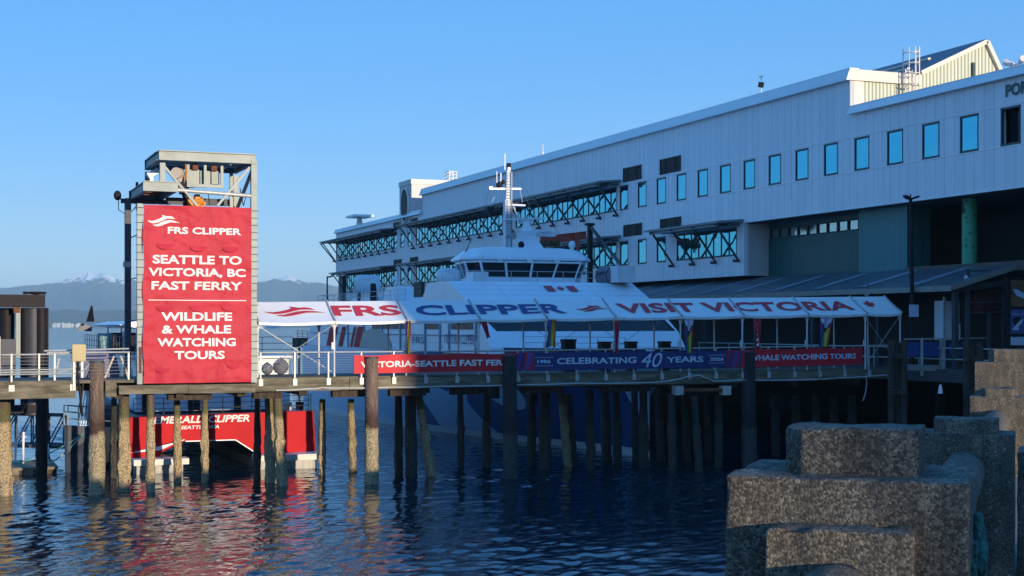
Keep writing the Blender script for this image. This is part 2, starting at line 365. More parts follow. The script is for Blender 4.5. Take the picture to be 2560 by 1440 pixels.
DOL1 = [(810,453),(835,458),(858,452),(878,443),(893,435),(896,429),(890,421),(908,425),(920,429),(938,427),(952,431),(968,444),(945,441),(925,441),(905,449),(882,461),(862,468),(842,470),(825,464)]
DOL2 = [(843,479),(868,475),(890,463),(912,453),(938,449),(968,455),(997,465),(968,463),(940,462),(915,472),(895,481),(872,487),(855,485)]
def logo(mb, fn):
    for pl in (DOL1, DOL2): put_poly(mb, [((x-810)/187, (487-y)/66) for x, y in pl], fn)
    return mb
LEAF = [(0,-.5),(.03,-.22),(.26,-.25),(.22,-.14),(.45,.05),(.38,.09),(.42,.24),(.30,.22),(.26,.29),(.13,.15),(.18,.38),(.09,.33),(0,.5)]
LEAF = [(x+.5, y+.5) for x, y in LEAF] + [(.5-x, y+.5) for x, y in LEAF[-2:0:-1]]

# ================================================================== SETTING: water, hills, mountains, promenade
def make_water():
    st = .11
    # near patch with real waves, outer ring of calm sheet (bumped)
    x0, x1, y0, y1 = -6.0, 50.0, 24.0, 112.0
    nx, ny = int((x1-x0)/st)+1, int((y1-y0)/st)+1
    X, Y = np.meshgrid(np.linspace(x0, x1, nx), np.linspace(y0, y1, ny))
    rng = np.random.RandomState(3); H = np.zeros_like(X)
    for i in range(60):
        lam = .40 * (2.6/.40) ** rng.rand(); th = rng.normal(AL + 1.57, .7)
        k = 2*math.pi/lam; amp = .0025 * lam ** .40
        ph = k*(X*math.cos(th) + Y*math.sin(th)) + rng.rand()*6.28
        H += amp*(np.sin(ph) + .25*np.sin(2*ph+.7))
    pat = np.zeros_like(X)
    for i in range(7):
        lam = 12 + 22*rng.rand(); th = rng.rand()*6.28
        pat += np.sin(2*math.pi/lam*(X*math.cos(th)+Y*math.sin(th)) + rng.rand()*6.28)
    H *= 1 + .16*np.clip(pat, -2.5, 3)
    ex = np.minimum(np.minimum(X-x0, x1-X), np.minimum(Y-y0, y1-Y))
    H *= np.clip(ex/12, 0, 1)
    v = np.stack([X, Y, H], -1).reshape(-1, 3)
    idx = np.arange(nx*ny).reshape(ny, nx)
    q = np.stack([idx[:-1,:-1], idx[:-1,1:], idx[1:,1:], idx[1:,:-1]], -1).reshape(-1, 4)
    B = 30000.
    ov = np.array([(-B,-B,0),(B,-B,0),(B,y0,0),(-B,y0,0), (-B,y1,0),(B,y1,0),(B,B,0),(-B,B,0), (-B,y0,0),(x0,y0,0),(x0,y1,0),(-B,y1,0), (x1,y0,0),(B,y0,0),(B,y1,0),(x1,y1,0)], dtype=float)
    oq = np.arange(16).reshape(4,4) + len(v)
    v = np.concatenate([v, ov]); q = np.concatenate([q, oq])
    me = bpy.data.meshes.new('water')
    me.vertices.add(len(v)); me.vertices.foreach_set('co', v.ravel())
    me.loops.add(q.size); me.loops.foreach_set('vertex_index', q.ravel().astype(np.int32))
    me.polygons.add(len(q)); me.polygons.foreach_set('loop_start', np.arange(0, q.size, 4, dtype=np.int32))
    me.polygons.foreach_set('use_smooth', np.ones(len(q), dtype=bool))
    me.update(calc_edges=True); me.materials.append(WATER)
    o = bpy.data.objects.new('water', me); COL.objects.link(o); o['kind'] = 'structure'
make_water()

def lerp_prof(pr, x):
    if x <= pr[0][0]: return pr[0][1]
    for (a, b), (c, d) in zip(pr, pr[1:]):
        if x <= c: return b + (d-b)*(x-a)/(c-a)
    return pr[-1][1]
def land(name, prof, D, foot, step, mat, rough, base=0., lean=.5):
    rings = []
    for px in np.arange(-2600, 4200, step):
        h = lerp_prof(prof, px); z = EYE + (HZ-h)/F*D; c = []
        for fr, hz in ((-1., 0), (-.8,.10), (-.6,.24), (-.42,.42), (-.26,.62), (-.12,.82), (-.04,.95), (0,1.), (.06,.9), (.3,.5), (.7,0)):
            p = PD(px, HZ, D + fr*foot)
            nz = noise.fractal(Vector((p.x/foot*5, p.y/foot*5, 1.7)), 1., 2.1, 5)
            side = 0 if hz in (0, 1.) else rough*nz
            c.append((p.x, p.y, base + (z-base)*max(0, hz + side*.5)))
        rings.append(c)
    mb = MB().loft(rings, False, False)
    return struct(mb, name, mat)
def mountain_mat():
    m, t, b = nodes('far_mountain'); N = t.nodes; L = t.links
    ge = N.new('ShaderNodeNewGeometry'); sp = N.new('ShaderNodeSeparateXYZ'); L.new(ge.outputs['Position'], sp.inputs[0])
    n = N.new('ShaderNodeTexNoise'); n.inputs['Scale'].default_value = .022; n.inputs['Detail'].default_value = 8; L.new(ge.outputs['Position'], n.inputs['Vector'])
    k = N.new('ShaderNodeMath'); k.operation = 'MULTIPLY_ADD'; k.inputs[1].default_value = 150; k.inputs[2].default_value = -75; L.new(n.outputs[0], k.inputs[0])
    a = N.new('ShaderNodeMath'); a.operation = 'ADD'; L.new(k.outputs[0], a.inputs[0]); L.new(sp.outputs[2], a.inputs[1])
    g = N.new('ShaderNodeMapRange'); g.inputs[1].default_value = 250; g.inputs[2].default_value = 266; L.new(a.outputs[0], g.inputs[0])
    mx = N.new('ShaderNodeMix'); mx.data_type = 'RGBA'; mx.inputs[6].default_value = (.05,.075,.10,1); mx.inputs[7].default_value = (.95,.95,.95,1)
    L.new(g.outputs[0], mx.inputs[0]); L.new(mx.outputs[2], b.inputs['Base Color']); b.inputs['Roughness'].default_value = .9
    return m
land('mountains', [(-2600,735),(-900,728),(-300,735),(0,722),(60,714),(100,712),(140,704),(172,696),(186,689),(204,683),(222,679),(232,684),(246,684),(262,680),(275,689),(290,700),(312,706),(380,716),(460,722),(560,726),(640,713),(664,706),(694,697),(721,689),(742,697),(762,706),(800,706),(825,713),(870,722),(1100,735),(1700,728),(4200,740)], 8000, 1700, 12, mountain_mat(), .55)
land('far_shore_hill', [(-2600,784),(-600,780),(-100,783),(60,779),(130,776),(210,777),(320,775),(500,780),(640,779),(740,781),(900,784),(1400,788),(4200,785)], 5200, 700, 10, M('far_wood', (.045,.065,.05), .95, scale=.03, var=.5), .35)
houses = MB()
for i in range(46):
    px = 131 + 75*random.random(); w = .6 + 1.6*random.random()
    a = PD(px, HZ, 4500 + random.random()*40); hh = 6 + 7*random.random()
    houses.box((a.x-w*2.2, a.y, .0), (a.x+w*2.2, a.y+9, hh))
    houses.prism([(a.x-w*2.6, hh+.02), (a.x+w*2.6, hh+.02), (a.x, hh+3)], 'y', a.y-.5, a.y+9.5)
o = houses.build('shoreline_houses', M('pale_house', (.75,.74,.68), .7, var=.3, scale=.08), None); tag(o, 'row of tiny pale waterfront houses on the far shore below the wooded hill', 'houses', None, 'stuff')

# seawall promenade on the right of the balustrade
WH = R(20.3)
wdir = CAM(math.sin(WH), math.cos(WH), 0); wrt = CAM(math.cos(WH), -math.sin(WH), 0)
def WL(al, ac, z): return CAM(1.215, 5.05, 0) + wdir*al + wrt*ac + Vector((0,0,z))
mb = MB(); zp = 4.6
q = [WL(-14,-.22,0), WL(42,-.22,0), WL(42,60,0), WL(-14,60,0)]
mb.mesh([(p.x,p.y,zp) for p in q]+[(p.x,p.y,zp-.5) for p in q], [(0,1,2,3),(7,6,5,4),(0,4,5,1),(1,5,6,2),(2,6,7,3),(3,7,4,0)])
struct(mb, 'promenade', ASPH)
mb = MB(); q = [WL(-14,-.2,0), WL(42,-.2,0), WL(42,.5,0), WL(-14,.5,0)]
mb.mesh([(p.x,p.y,zp-.502) for p in q]+[(p.x,p.y,-2) for p in q], [(3,2,1,0),(4,5,6,7),(0,1,5,4),(1,2,6,5),(2,3,7,6),(3,0,4,7)])
struct(mb, 'seawall', CONC)

# ================================================================== PIER BUILDING (long metal-clad terminal)
XF = 49.57
def fy(px): return PX(px, HZ, XF).y
YA = fy(840); BAY = 3.088; Y1 = fy(2423)      # far corner; bay grid
YN = 30.0                                     # near end, outside the frame
ROOF1, ROOF2 = 22.0, 19.75
ys0, ys1 = fy(2125), fy(1055)                 # the taller middle part
bld = thing('terminal_building', 'long pale metal-clad pier terminal with rows of square windows and sunshade trusses', 'building', (XF, ys0, 4.8))
def yk(k): return Y1 + BAY*k
bands = [(fy(985), YA-.35), (fy(1256), fy(1040)), (fy(1541), fy(1290))]
U0, U1, L0, L1 = 16.03, 17.88, 11.70, 13.52
singU = [yk(k) for k in range(-3, 14)] ; singU_dark = -1
leftS = [fy(p) for p in (988, 1006, 1024)]
singL = [yk(k) for k in (11, 12, 13)]
bandL = [(bands[0][0], bands[0][1]-5.2), bands[1], bands[2], (fy(1842), fy(1692))]
HW = .71
opU = sorted([(y-HW, y+HW) for y in singU + leftS] + bands)
opL = sorted([(y-HW, y+HW) for y in singL + leftS] + bandL)
yrec = fy(1860)          # right of this the ground level is recessed
T = .32
wl = MB()
def strip(z0, z1, ya, yb, ops=()):
    c = ya
    for a, b in sorted(ops):
        if b <= ya or a >= yb: continue
        if a > c: wl.box((XF, c, z0), (XF+T, a, z1))
        c = max(c, b)
    if c < yb: wl.box((XF, c, z0), (XF+T, yb, z1))
strip(U1, ROOF2, YN, YA); strip(U0, U1, YN, YA, opU); strip(13.80, U0, YN, YA)
strip(L1, 13.80, yrec, YA); strip(L0, L1, yrec, YA-5.2, opL); strip(10.3, L0, yrec, YA-5.2)
strip(ROOF2, ROOF1, ys0, ys1)
wl.build('wall', W_PANEL, bld)
# dark inside and core volumes behind the wall
mb = MB()
mb.box((XF+1.0, yrec+.4, 10.32), (XF+34, YA-5.6, 13.82)); mb.box((XF+1.0, YN+.5, 13.86), (XF+34, YA-.5, ROOF2-.3)); mb.box((XF+T+.02, ys0+.3, ROOF2-.28), (XF+4.8, ys1-.3, ROOF1-.3))
mb.build('interior', DARK, bld)
mb = MB()
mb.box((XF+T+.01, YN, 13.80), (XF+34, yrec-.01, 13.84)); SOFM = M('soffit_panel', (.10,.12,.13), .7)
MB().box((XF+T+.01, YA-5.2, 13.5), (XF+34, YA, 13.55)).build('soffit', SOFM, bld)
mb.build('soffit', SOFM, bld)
# M('soffit_panel', (.10,.12,.13), .7), bld)
# cross walls that face the viewer
mb = MB(); mb.box((XF+T+.002, ys0+.004, ROOF2-.6), (XF+.95, ys0+.3, ROOF1-.62)); mb.build('end_wall_edge', W_CREAM, bld)
L_ = 11.1
mb = MB()
def vx(px, py):
    p = PY(px, py, ys0); return (p.x, p.z)
gp = [vx(2300, 183), vx(2465, 104), vx(2502, 184)]
mb.prism([(XF+.96, ROOF2-.6), (XF+30, ROOF2-.6), (XF+30, ROOF2+.4), (gp[2][0], ROOF2+.42), gp[2], gp[1], gp[0], (gp[0][0], ROOF1-.62), (XF+.96, ROOF1-.62)], 'y', ys0+.05, ys0+.3)
mb.build('corrugated_gable', W_CORR, bld)
mb = MB(); mb.box((XF-.10, ys0-.14, ROOF1-.615), (gp[0][0], ys0+.18, ROOF1+.03))
for a, b in ((gp[0], gp[1]), (gp[1], gp[2])):
    mb.beam((a[0], ys0-.02, a[1]), (b[0], ys0-.02, b[1]), .34, .26)
mb.build('gable_trim', W_CREAM, bld)
mb = MB()
e = (gp[0][0]-4, gp[0][1]-2.15)
mb.mesh([(gp[1][0], ys0-.15, gp[1][1]+.15), (gp[1][0], ys1, gp[1][1]+.15), (gp[0][0]-4.0, ys1, gp[0][1]-1.9), (gp[0][0]-4.0, ys0+.4, gp[0][1]-1.9), (gp[0][0], ys0-.15, gp[0][1]+.15)], [(0,1,2,3,4)])
mb.mesh([(gp[1][0], ys0-.15, gp[1][1]+.16), (gp[1][0], ys1, gp[1][1]+.16), (gp[2][0]+1, ys1, gp[2][1]-1.6), (gp[2][0]+1, ys0-.15, gp[2][1]-1.6)], [(3,2,1,0)])
ro = mb.build('sawtooth_roof', ROOFD, bld)
mb = MB()
for f_ in (.30, .62): 
    a = Vector((gp[0][0]+(gp[1][0]-gp[0][0])*f_, 0, gp[0][1]+(gp[1][1]-gp[0][1])*f_+.2))
    mb.beam((a.x, ys0+3, a.z), (a.x, ys0+16, a.z), .22, .14)
mb.build('roof_seam', W_CREAM, bld)
mb = MB(); y2 = ys0 - 6
q = [vx(2510, 165), vx(2640, 118)]
mb.prism([(XF+12, ROOF2+.02), (XF+26, ROOF2+.02), (XF+19, ROOF2+4.3)], 'y', ys0+.6, ys0+30)
mb.build('rear_roof', ROOFD, bld)
mb = MB(); p = vx(2432, 165); mb.box((p[0]-.08, ys0-.12, ROOF2+.1), (p[0]+.10, ys0+.04, p[1]+.2)); mb.build('vent_pipe', TEALW, bld)
# cornices
mb = MB()
for a, b, z in ((YN, ys0-.15, ROOF2), (ys1+.15, YA+.1, ROOF2), (ys0-.12, ys1+.1, ROOF1)):
    zl = z-.62 if z == ROOF1 else z-.42
    mb.prism([(XF-.34, zl), (XF-.10, z+.04), (XF+.5, z+.04), (XF+.5, zl)], 'y', a, b); mb.box((XF-.10, a+.002, z+.045), (XF+.56, b-.002, z+.10))
mb.build('cornice', W_CORN, bld)
mb = MB()
mb.box((XF+.4, YN, ROOF2-.45), (XF+34, ys0+.28, ROOF2-.30)); mb.box((XF+.4, ys0+.32, ROOF1-.5), (XF+5.0, ys1, ROOF1-.32)); mb.box((XF+.4, ys1+.1, ROOF2-.45), (XF+34, YA-.4, ROOF2-.28))
mb.build('flat_roof', M('roof_membrane', (.25,.25,.25), .9), bld)
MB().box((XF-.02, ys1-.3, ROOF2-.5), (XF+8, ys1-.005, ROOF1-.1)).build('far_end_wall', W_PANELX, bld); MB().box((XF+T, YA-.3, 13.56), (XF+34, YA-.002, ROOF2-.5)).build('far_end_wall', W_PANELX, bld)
# thin horizontal reveals above and below the window rows
mb = MB()
for z in (U1+.12, U0-.1, 13.80):
    mb.box((XF-.025, YN, z), (XF, YA, z+.05))
for z in (L1+.12, L0-.1): mb.box((XF-.025, yrec, z), (XF, YA-5.2, z+.05))
mb.build('reveal_strip', W_CORN, bld)
# windows
def window(y0_, y1_, z0, z1, n=1, dark=False):
    f_ = MB(); d = .07
    f_.box((XF-.02, y0_-.02, z0-.05), (XF+.14, y1_+.02, z0+d)); f_.box((XF-.02, y0_-.02, z1-d), (XF+.14, y1_+.02, z1+.04))
    for y in (y0_, y1_-d): f_.box((XF-.018, y, z0+d), (XF+.138, y+d, z1-d))
    for i in range(1, n): yy = y0_ + (y1_-y0_)*i/n; f_.box((XF-.005, yy-.03, z0+d), (XF+.06, yy+.03, z1-d))
    fr = f_.build('window', TEALW, bld)
    MB().box((XF+.04 if not dark else XF+.5, y0_+d*.5, z0+d*.5), (XF+.07 if not dark else XF+.53, y1_-d*.5, z1-d*.5)).build('pane', GLASS if not dark else GLASSD, fr)
for k, y in enumerate(singU + leftS): window(y-HW, y+HW, U0, U1, 1, abs(y-yk(-1)) < .1)
for y in singL + leftS: window(y-HW, y+HW, L0, L1)
for (bs, z0, z1) in ((bands, U0, U1), (bandL, L0, L1)):
    for a, b in bs: window(a, b, z0, z1, max(2, round((b-a)/1.03)))
# sunshades: canopy slab, its beam and the braces
for (bs, z0, z1) in ((bands, U0, U1), (bandL, L0, L1)):
    for a, b in bs:
        far = 1.7 if b > YA-6 else 1.3
        sh = MB(); zt = z1 + .42
        sh.mesh([(XF-2.0, a-.9, zt-.05), (XF-2.0, b+far, zt-.05), (XF-.03, b+far, zt+.12), (XF-.03, a-.9, zt+.12), (XF-2.0, a-.9, zt-.2), (XF-2.0, b+far, zt-.2), (XF-.03, b+far, zt-.03), (XF-.03, a-.9, zt-.03)],
                [(0,1,2,3),(7,6,5,4),(0,4,5,1),(1,5,6,2),(2,6,7,3),(3,7,4,0)])
        sh.box((XF-1.85, a-.5, zt-.40), (XF-1.70, b+far-.5, zt-.205)); sh.box((XF-.9, a-.5, zt-.34), (XF-.75, b+far-.5, zt-.13))
        can = sh.build('sunshade', SHADEM, bld)
        n = max(2, round((b-a+1)/BAY)); 
        for i in range(n+1):
            y = a - .35 + (b - a + .7)*i/n
            br = MB(); br.beam((XF-1.78, y, zt-.35), (XF-.03, y, z0-.45), .09, .13); br.beam((XF-2.0, y, zt-.28), (XF-.03, y, zt-.25), .09, .09)
            br.box((XF-.5, y-.03, z0-.5), (XF-.03, y+.03, z0-.32))
            br.build('brace', TEAL, can)
        if b > YA-6 and z0 == U0:
            MB().beam((XF-1.85, YA+1.2, zt-.3), (XF-.03, YA-.1, z0-.6), .10, .13).build('brace', TEAL, can)
# louvres
for a, b, c, d in ((1604,1560,421,447),(1702,1652,399,427),(1605,1561,563,587),(1703,1653,548,574),(1004,985,557,572),(1044,1025,548,565),(1004,986,650,663),(1045,1027,644,658)):
    p, q = PX(a, d, XF), PX(b, c, XF)
    lo_ = MB(); lo_.box((XF-.02, p.y, p.z), (XF-.004, q.y, q.z)); n = 6
    for i in range(n): z = p.z + (q.z-p.z)*(i+.5)/n; lo_.beam((XF-.05, p.y, z), (XF-.05, q.y, z), .06, .05)
    for f_ in (0, .25, .75, 1): yy = p.y+(q.y-p.y)*f_; lo_.beam((XF-.06, yy, p.z), (XF-.06, yy, q.z), .07, .05)
    lo_.build('louvre', LOUV, bld)
# penthouse with the oval louvre
ya_, yb_ = fy(1030), fy(1000); ph = MB()
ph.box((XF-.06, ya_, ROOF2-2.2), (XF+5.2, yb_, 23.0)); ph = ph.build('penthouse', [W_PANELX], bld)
MB().box((XF-.14, ya_-.08, 23.0), (XF+5.3, yb_+.08, 23.55)).build('parapet', W_CREAM, ph)
ov = MB(); n = 28; yc, zc = (ya_+yb_)/2, PX(1014, 514, XF).z; ry, rz = 1.35, 1.85
ov.mesh([(XF-.16, yc+ry*math.cos(6.283*i/n), zc+rz*math.sin(6.283*i/n)) for i in range(n)] + [(XF-.06, yc+ry*math.cos(6.283*i/n), zc+rz*math.sin(6.283*i/n)) for i in range(n)],
        [list(range(n))[::-1]] + [[i, (i+1)%n, n+(i+1)%n, n+i] for i in range(n)])
ovo = ov.build('oval_louvre', LOUV, ph)
ring = MB(); ring.tube([(XF-.16, yc+(ry+.08)*math.cos(6.283*i/n), zc+(rz+.08)*math.sin(6.283*i/n)) for i in range(n+1)], .1, 6, None, False); ring.build('rim', W_CORN, ovo)
mb = MB()
for i in range(-7, 8):
    z = zc + i*rz/8; w = ry*math.sqrt(max(0, 1-(i/8)**2)); mb.box((XF-.22, yc-w, z-.03), (XF-.165, yc+w, z+.03))
mb.build('slat', M('ochre_slat', (.10,.085,.03), .6), ovo)
def ladder(parent, x, y, z0, z1, cage_from, face=-1, mat=W_CREAM, w=.5):
    mb = MB()
    for s in (-1, 1): mb.beam((x+s*w/2, y, z0), (x+s*w/2, y, z1), .07, .05)
    z = z0+.2
    while z < z1-.1: mb.tube([(x-w/2, y, z), (x+w/2, y, z)], .03, 5); z += .32
    lo = mb.build('roof_ladder', mat, parent)
    cg = MB(); z = cage_from
    while z <= z1+1.3:
        cg.tube([(x+.62*w*1.5*math.cos(t_), y-.05-.75*math.sin(t_), z) for t_ in np.linspace(0, math.pi, 9)], .035, 5); z += .62
    for t_ in np.linspace(0, math.pi, 6): cg.tube([(x+.93*w*math.cos(t_), y-.05-.75*math.sin(t_), cage_from), (x+.93*w*math.cos(t_), y-.05-.75*math.sin(t_), z1+1.25)], .03, 5)
    cg.build('safety_cage', mat, lo)
lx = vx(2262, 200)[0]; ladder(bld, lx, ys0-.4, ROOF2-.1, ROOF1+.2, ROOF2+.9)
mb = MB(); xx = XF+4.6
for a in (0, .9):
    for b in (0, 1.2): mb.beam((xx+a, ya_+.4+b, 23.56), (xx+a, ya_+.4+b, 24.7), .1, .1)
for z in (23.9, 24.3, 24.65):
    mb.beam((xx, ya_+.4, z), (xx+.9, ya_+.4, z), .09, .09); mb.beam((xx, ya_+1.6, z), (xx+.9, ya_+1.6, z), .09, .09); mb.beam((xx, ya_+.4, z), (xx, ya_+1.6, z), .09, .09)
mb.build('hatch_rail', W_CREAM, ph)
# PORT lettering cut by the right edge of the photograph
p0, p1 = PX(2516, 234, XF), PX(2589, 208, XF)
mb = put_text(MB(), 'PORT', lambda u, v: (XF-.06, p0.y+(p1.y-p0.y)*u, 18.42+.62*v), .03); mb.build('wall_lettering', TXTG, bld)
# recessed ground level on the right: ribbed green walls, clerestory, mosaic column, dark void
yg0, yg1 = fy(2265), yrec
xg = XF+1.9
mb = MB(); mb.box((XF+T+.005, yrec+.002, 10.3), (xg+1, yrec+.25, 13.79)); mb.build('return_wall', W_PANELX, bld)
yt0 = PX(2145, HZ, xg).y
mb = MB(); mb.box((xg, yt0-1, 9.2), (xg+.3, yrec, 12.75)); mb.box((xg, yt0-1, 13.45), (xg+.3, yrec, 13.79)); mb.build('ribbed_wall', GREENW, bld)
wn = MB(); wn.box((xg+.02, yt0-.5, 12.77), (xg+.10, yrec-.01, 12.83)); wn.box((xg+.02, yt0-.5, 13.38), (xg+.10, yrec-.01, 13.44))
k = 9
for i in range(k+1): y = yt0 + (yrec-.1-yt0)*i/k; wn.box((xg+.021, y-.05, 12.83), (xg+.099, y+.05, 13.38))
wn = wn.build('clerestory', TEALW, bld)
MB().box((xg+.12, yt0-.4, 12.8), (xg+.14, yrec-.05, 13.4)).build('pane', glass_mat('pale_glass', (.35,.45,.45), .1), wn)
yb0, yb1 = PX(2268, HZ, XF+1.0).y, PX(2147, HZ, XF+1.0).y
mb = MB(); mb.box((XF+1.0, yb0, 9.2), (XF+2.6, yb1, 13.79)); mb.build('ribbed_block', TEALBL, bld)
mb = MB(); mb.box((XF+7, YN, 9.0), (XF+7.3, yb0+2, 13.79)); mb.box((XF+1.2, YN, 9.5), (XF+7, yb0-.01, 9.75)); mb.build('void_wall', M('void_paint', (.025,.04,.045), .8), bld)
mb = MB(); mb.box((XF+.7, YN, 9.76), (XF+1.2, yb0-.3, 10.25)); mb.build('ledge', M('board_ledge', (.12,.10,.08), .8), bld)
pc = PX(2424, 580, XF+1.6)
mb = MB(); mb.tube([(pc.x, pc.y, z) for z in np.linspace(9.76, 13.79, 6)], .40, 20); 
def mosaic():
    m, t, b = nodes('green_mosaic'); N = t.nodes; L = t.links; tc = N.new('ShaderNodeTexCoord')
    v = N.new('ShaderNodeTexVoronoi'); v.inputs['Scale'].default_value = 3.4; v.feature = 'F1'; L.new(tc.outputs['Object'], v.inputs['Vector'])
    n = N.new('ShaderNodeTexNoise'); n.inputs['Scale'].default_value = .75; L.new(tc.outputs['Object'], n.inputs['Vector'])
    r = N.new('ShaderNodeValToRGB'); r.color_ramp.interpolation = 'CONSTANT'; r.color_ramp.elements[0].color = (.03,.16,.09,1); r.color_ramp.elements[1].position = .28; r.color_ramp.elements[1].color = (.06,.40,.22,1); L.new(v.outputs['Distance'], r.inputs[0])
    g = N.new('ShaderNodeMath'); g.operation = 'GREATER_THAN'; g.inputs[1].default_value = .60; L.new(n.outputs[0], g.inputs[0])
    x = N.new('ShaderNodeMix'); x.data_type = 'RGBA'; L.new(g.outputs[0], x.inputs[0]); L.new(r.outputs[0], x.inputs[6]); x.inputs[7].default_value = (.012,.02,.02,1); L.new(x.outputs[2], b.inputs['Base Color']); b.inputs['Roughness'].default_value = .5
    return m
mb.build('mosaic_column', mosaic(), bld, 'green spotted mosaic column', True)
# below the wall: set-back ground floor, columns, lean-to porch
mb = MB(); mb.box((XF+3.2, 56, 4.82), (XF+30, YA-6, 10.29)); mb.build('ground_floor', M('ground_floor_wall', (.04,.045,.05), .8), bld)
mb = MB(); y = PX(856, HZ, XF+.4).y; mb.box((XF+.1, y-1.1, 4.81), (XF+1.1, y+.9, 13.49)); mb.build('corner_column', M('corner_column_paint', (.07,.09,.11), .6), bld)
mb = MB(); yy = fy(1590)
pe, pn = XF-3.25, 57.0
mb.mesh([(pe, pn, 8.98), (pe, yy, 8.98), (XF+1.3, yy, 10.22), (XF+1.3, pn, 10.22), (pe, pn, 8.86), (pe, yy, 8.86), (XF+1.3, yy, 10.1), (XF+1.3, pn, 10.1)], [(0,1,2,3),(7,6,5,4),(0,4,5,1),(1,5,6,2),(2,6,7,3),(3,7,4,0)])
pr = mb.build('porch_roof', ROOFM, bld)
y = pn+3; sk = M('translucent_strip', (.30,.36,.42), .4, var=.3)
while y < yy-2:
    mb = MB(); mb.mesh([(pe+.25, y, 9.085), (pe+.25, y+.8, 9.085), (XF+.6, y+.8, 10.05), (XF+.6, y, 10.05)], [(0,1,2,3)]); mb.build('roof_strip', sk, pr); y += 4.4
mb = MB(); mb.box((pe-.06, pn, 8.68), (pe-.005, yy, 8.95)); mb.beam((pe, pn-.05, 8.86), (XF+1.3, pn-.05, 10.1), .08, .25)
mb.build('gutter', M('porch_gutter', (.28,.27,.23), .6), pr)
y = pn+.4; PPM = M('porch_post_paint', (.05,.06,.07), .7)
while y < yy: mb = MB(); mb.box((pe+.4, y-.12, 4.81), (pe+.64, y+.12, 8.8)); mb.beam((pe+.5, y, 8.75), (XF+3, y, 9.5), .15, .3); mb.build('porch_post', PPM, pr); y += 6.2
# things on the parapets
p = PX(1903, 215, XF+.3)
t_ = thing('roof_floodlight', 'small dark floodlight on a short stem on the upper parapet', 'floodlight', (p.x, p.y, ROOF1+.12))
b0 = Vector(t_.location); MB().tube([b0, b0+Vector((0,0,.5))], .05, 6).build('stem', W_WHITE2, t_)
mb = MB(); mb.beam(b0+Vector((-.15,.1,.65)), b0+Vector((.12,-.1,.58)), .30, .32); mb.tube([b0+Vector((0,0,.9)), b0+Vector((0,0,1.15))], .025, 5); mb.beam(b0+Vector((-.18,0,1.10)), b0+Vector((.15,0,1.2)), .05, .05); mb.build('lamp_head', BLACKS, t_)
p = PX(899, 545, XF+.4)
t_ = thing('radar_scanner', 'white bar radar scanner on a pedestal above the far low parapet', 'radar', (p.x, p.y, ROOF2+.12)); b0 = Vector(t_.location)
MB().tube([b0, b0+Vector((0,0,.9))], .45, 8, .3).build('pedestal', W_WHITE2, t_); MB().box(b0+Vector((-1.3,-2.0,.95)), b0+Vector((1.3,2.0,1.2))).build('scanner_bar', W_WHITE, t_)
p = PX(1357, 385, XF+.3); b0 = Vector((p.x, p.y, ROOF1+.12))
o = MB().tube([b0, b0+Vector((0,0,.35))], .10, 6).tube([b0+Vector((0,0,.35)), b0+Vector((0,0,1.0))], .05, 6).build('parapet_antenna', W_WHITE2); tag(o, 'stubby white antenna on the upper parapet left of the floodlight', 'antenna')
p = PX(2540, 172, XF+.8); b0 = Vector((p.x, p.y, ROOF2+.12))
t_ = thing('roof_spotlight', 'pale twin spotlight on the low parapet above the green letters', 'spotlight', b0)
MB().tube([b0, b0+Vector((0,0,.25))], .05, 6).build('stem', W_WHITE2, t_)
mb = MB(); mb.tube([b0+Vector((0,-.3,.35)), b0+Vector((-.2,-.75,.45))], .12, 8, .17); mb.tube([b0+Vector((0,.2,.3)), b0+Vector((-.15,.65,.5))], .12, 8, .17); mb.tube([b0+Vector((0,-.35,.28)), b0+Vector((0,.3,.28))], .04, 6); mb.build('lamp_head', W_CREAM, t_)

# apron under the building (concrete pier on dark piles)
mb = MB(); mb.box((46.5, 50, 4.15), (96, 198, 4.8)); struct(mb, 'pier_apron', M('apron_concrete', (.10,.10,.10), .85, var=.3))
mb = MB(); mb.box((66, 30, -2), (66.5, 200, 4.14)); struct(mb, 'under_pier_shade_wall', M('under_pier_black', (.02,.02,.022), .9))  # added near-black wall that stands in for deep shade under the apron

# ================================================================== WALKWAY PIER (timber, runs along x at y = YG)
YG = 60.6
ZD = 4.75                                     # deck top
gx = lambda px, y=None: PY(px, HZ, YG if y is None else y).x
# --- deck pieces
pier = thing('timber_pier', 'weathered timber walkway pier with deep mossy edge beam carrying the red tower and tent', 'pier', (gx(700), YG, 4.1))
XL, XR = gx(-60), gx(2222)
mb = MB(); mb.box((XL, YG+.25, ZD-.14), (gx(293), YG+4.2, ZD-.01)); mb.box((gx(293)+.01, YG+.25, ZD-.141), (XR, YG+4.3, ZD-.011)); mb.build('deck', DECKM, pier)
def fbeam(a, b, z0, z1, y0_=None, dy=.26):
    y0_ = YG if y0_ is None else y0_
    mb = MB(); n = max(1, int((b-a)/2.6)); random.seed(int(a*10))
    x = a
    for i in range(n):
        xe = a + (b-a)*(i+1)/n; j = random.uniform(-.012, .012)
        mb.box((x, y0_+j, z0+random.uniform(-.012,.012)), (xe-.012, y0_+dy, z1+random.uniform(-.012,.012))); x = xe
    return mb
fbeam(XL, gx(190), 4.02, 4.70).build('edge_beam', TIMBER, pier)
fbeam(gx(264), gx(292), 4.05, 4.70).build('edge_beam', TIMBER, pier)
fbeam(gx(296), gx(636), 4.14, 4.50, YG-.25, .48).build('edge_beam', TIMBER, pier)
fbeam(gx(636)+.02, gx(874), 4.16, 4.70).build('edge_beam', TIMBER, pier)
fbeam(gx(874)+.02, gx(1255), 4.17, 4.66, YG+.05).build('edge_beam', TIMBER, pier)
fbeam(gx(1255)+.02, gx(1880), 4.17, 4.66, YG+.05).build('edge_beam', TIMBER, pier)
fbeam(gx(1880)+.02, XR, 4.25, 4.74, YG+.05).build('edge_beam', TIMBER, pier)
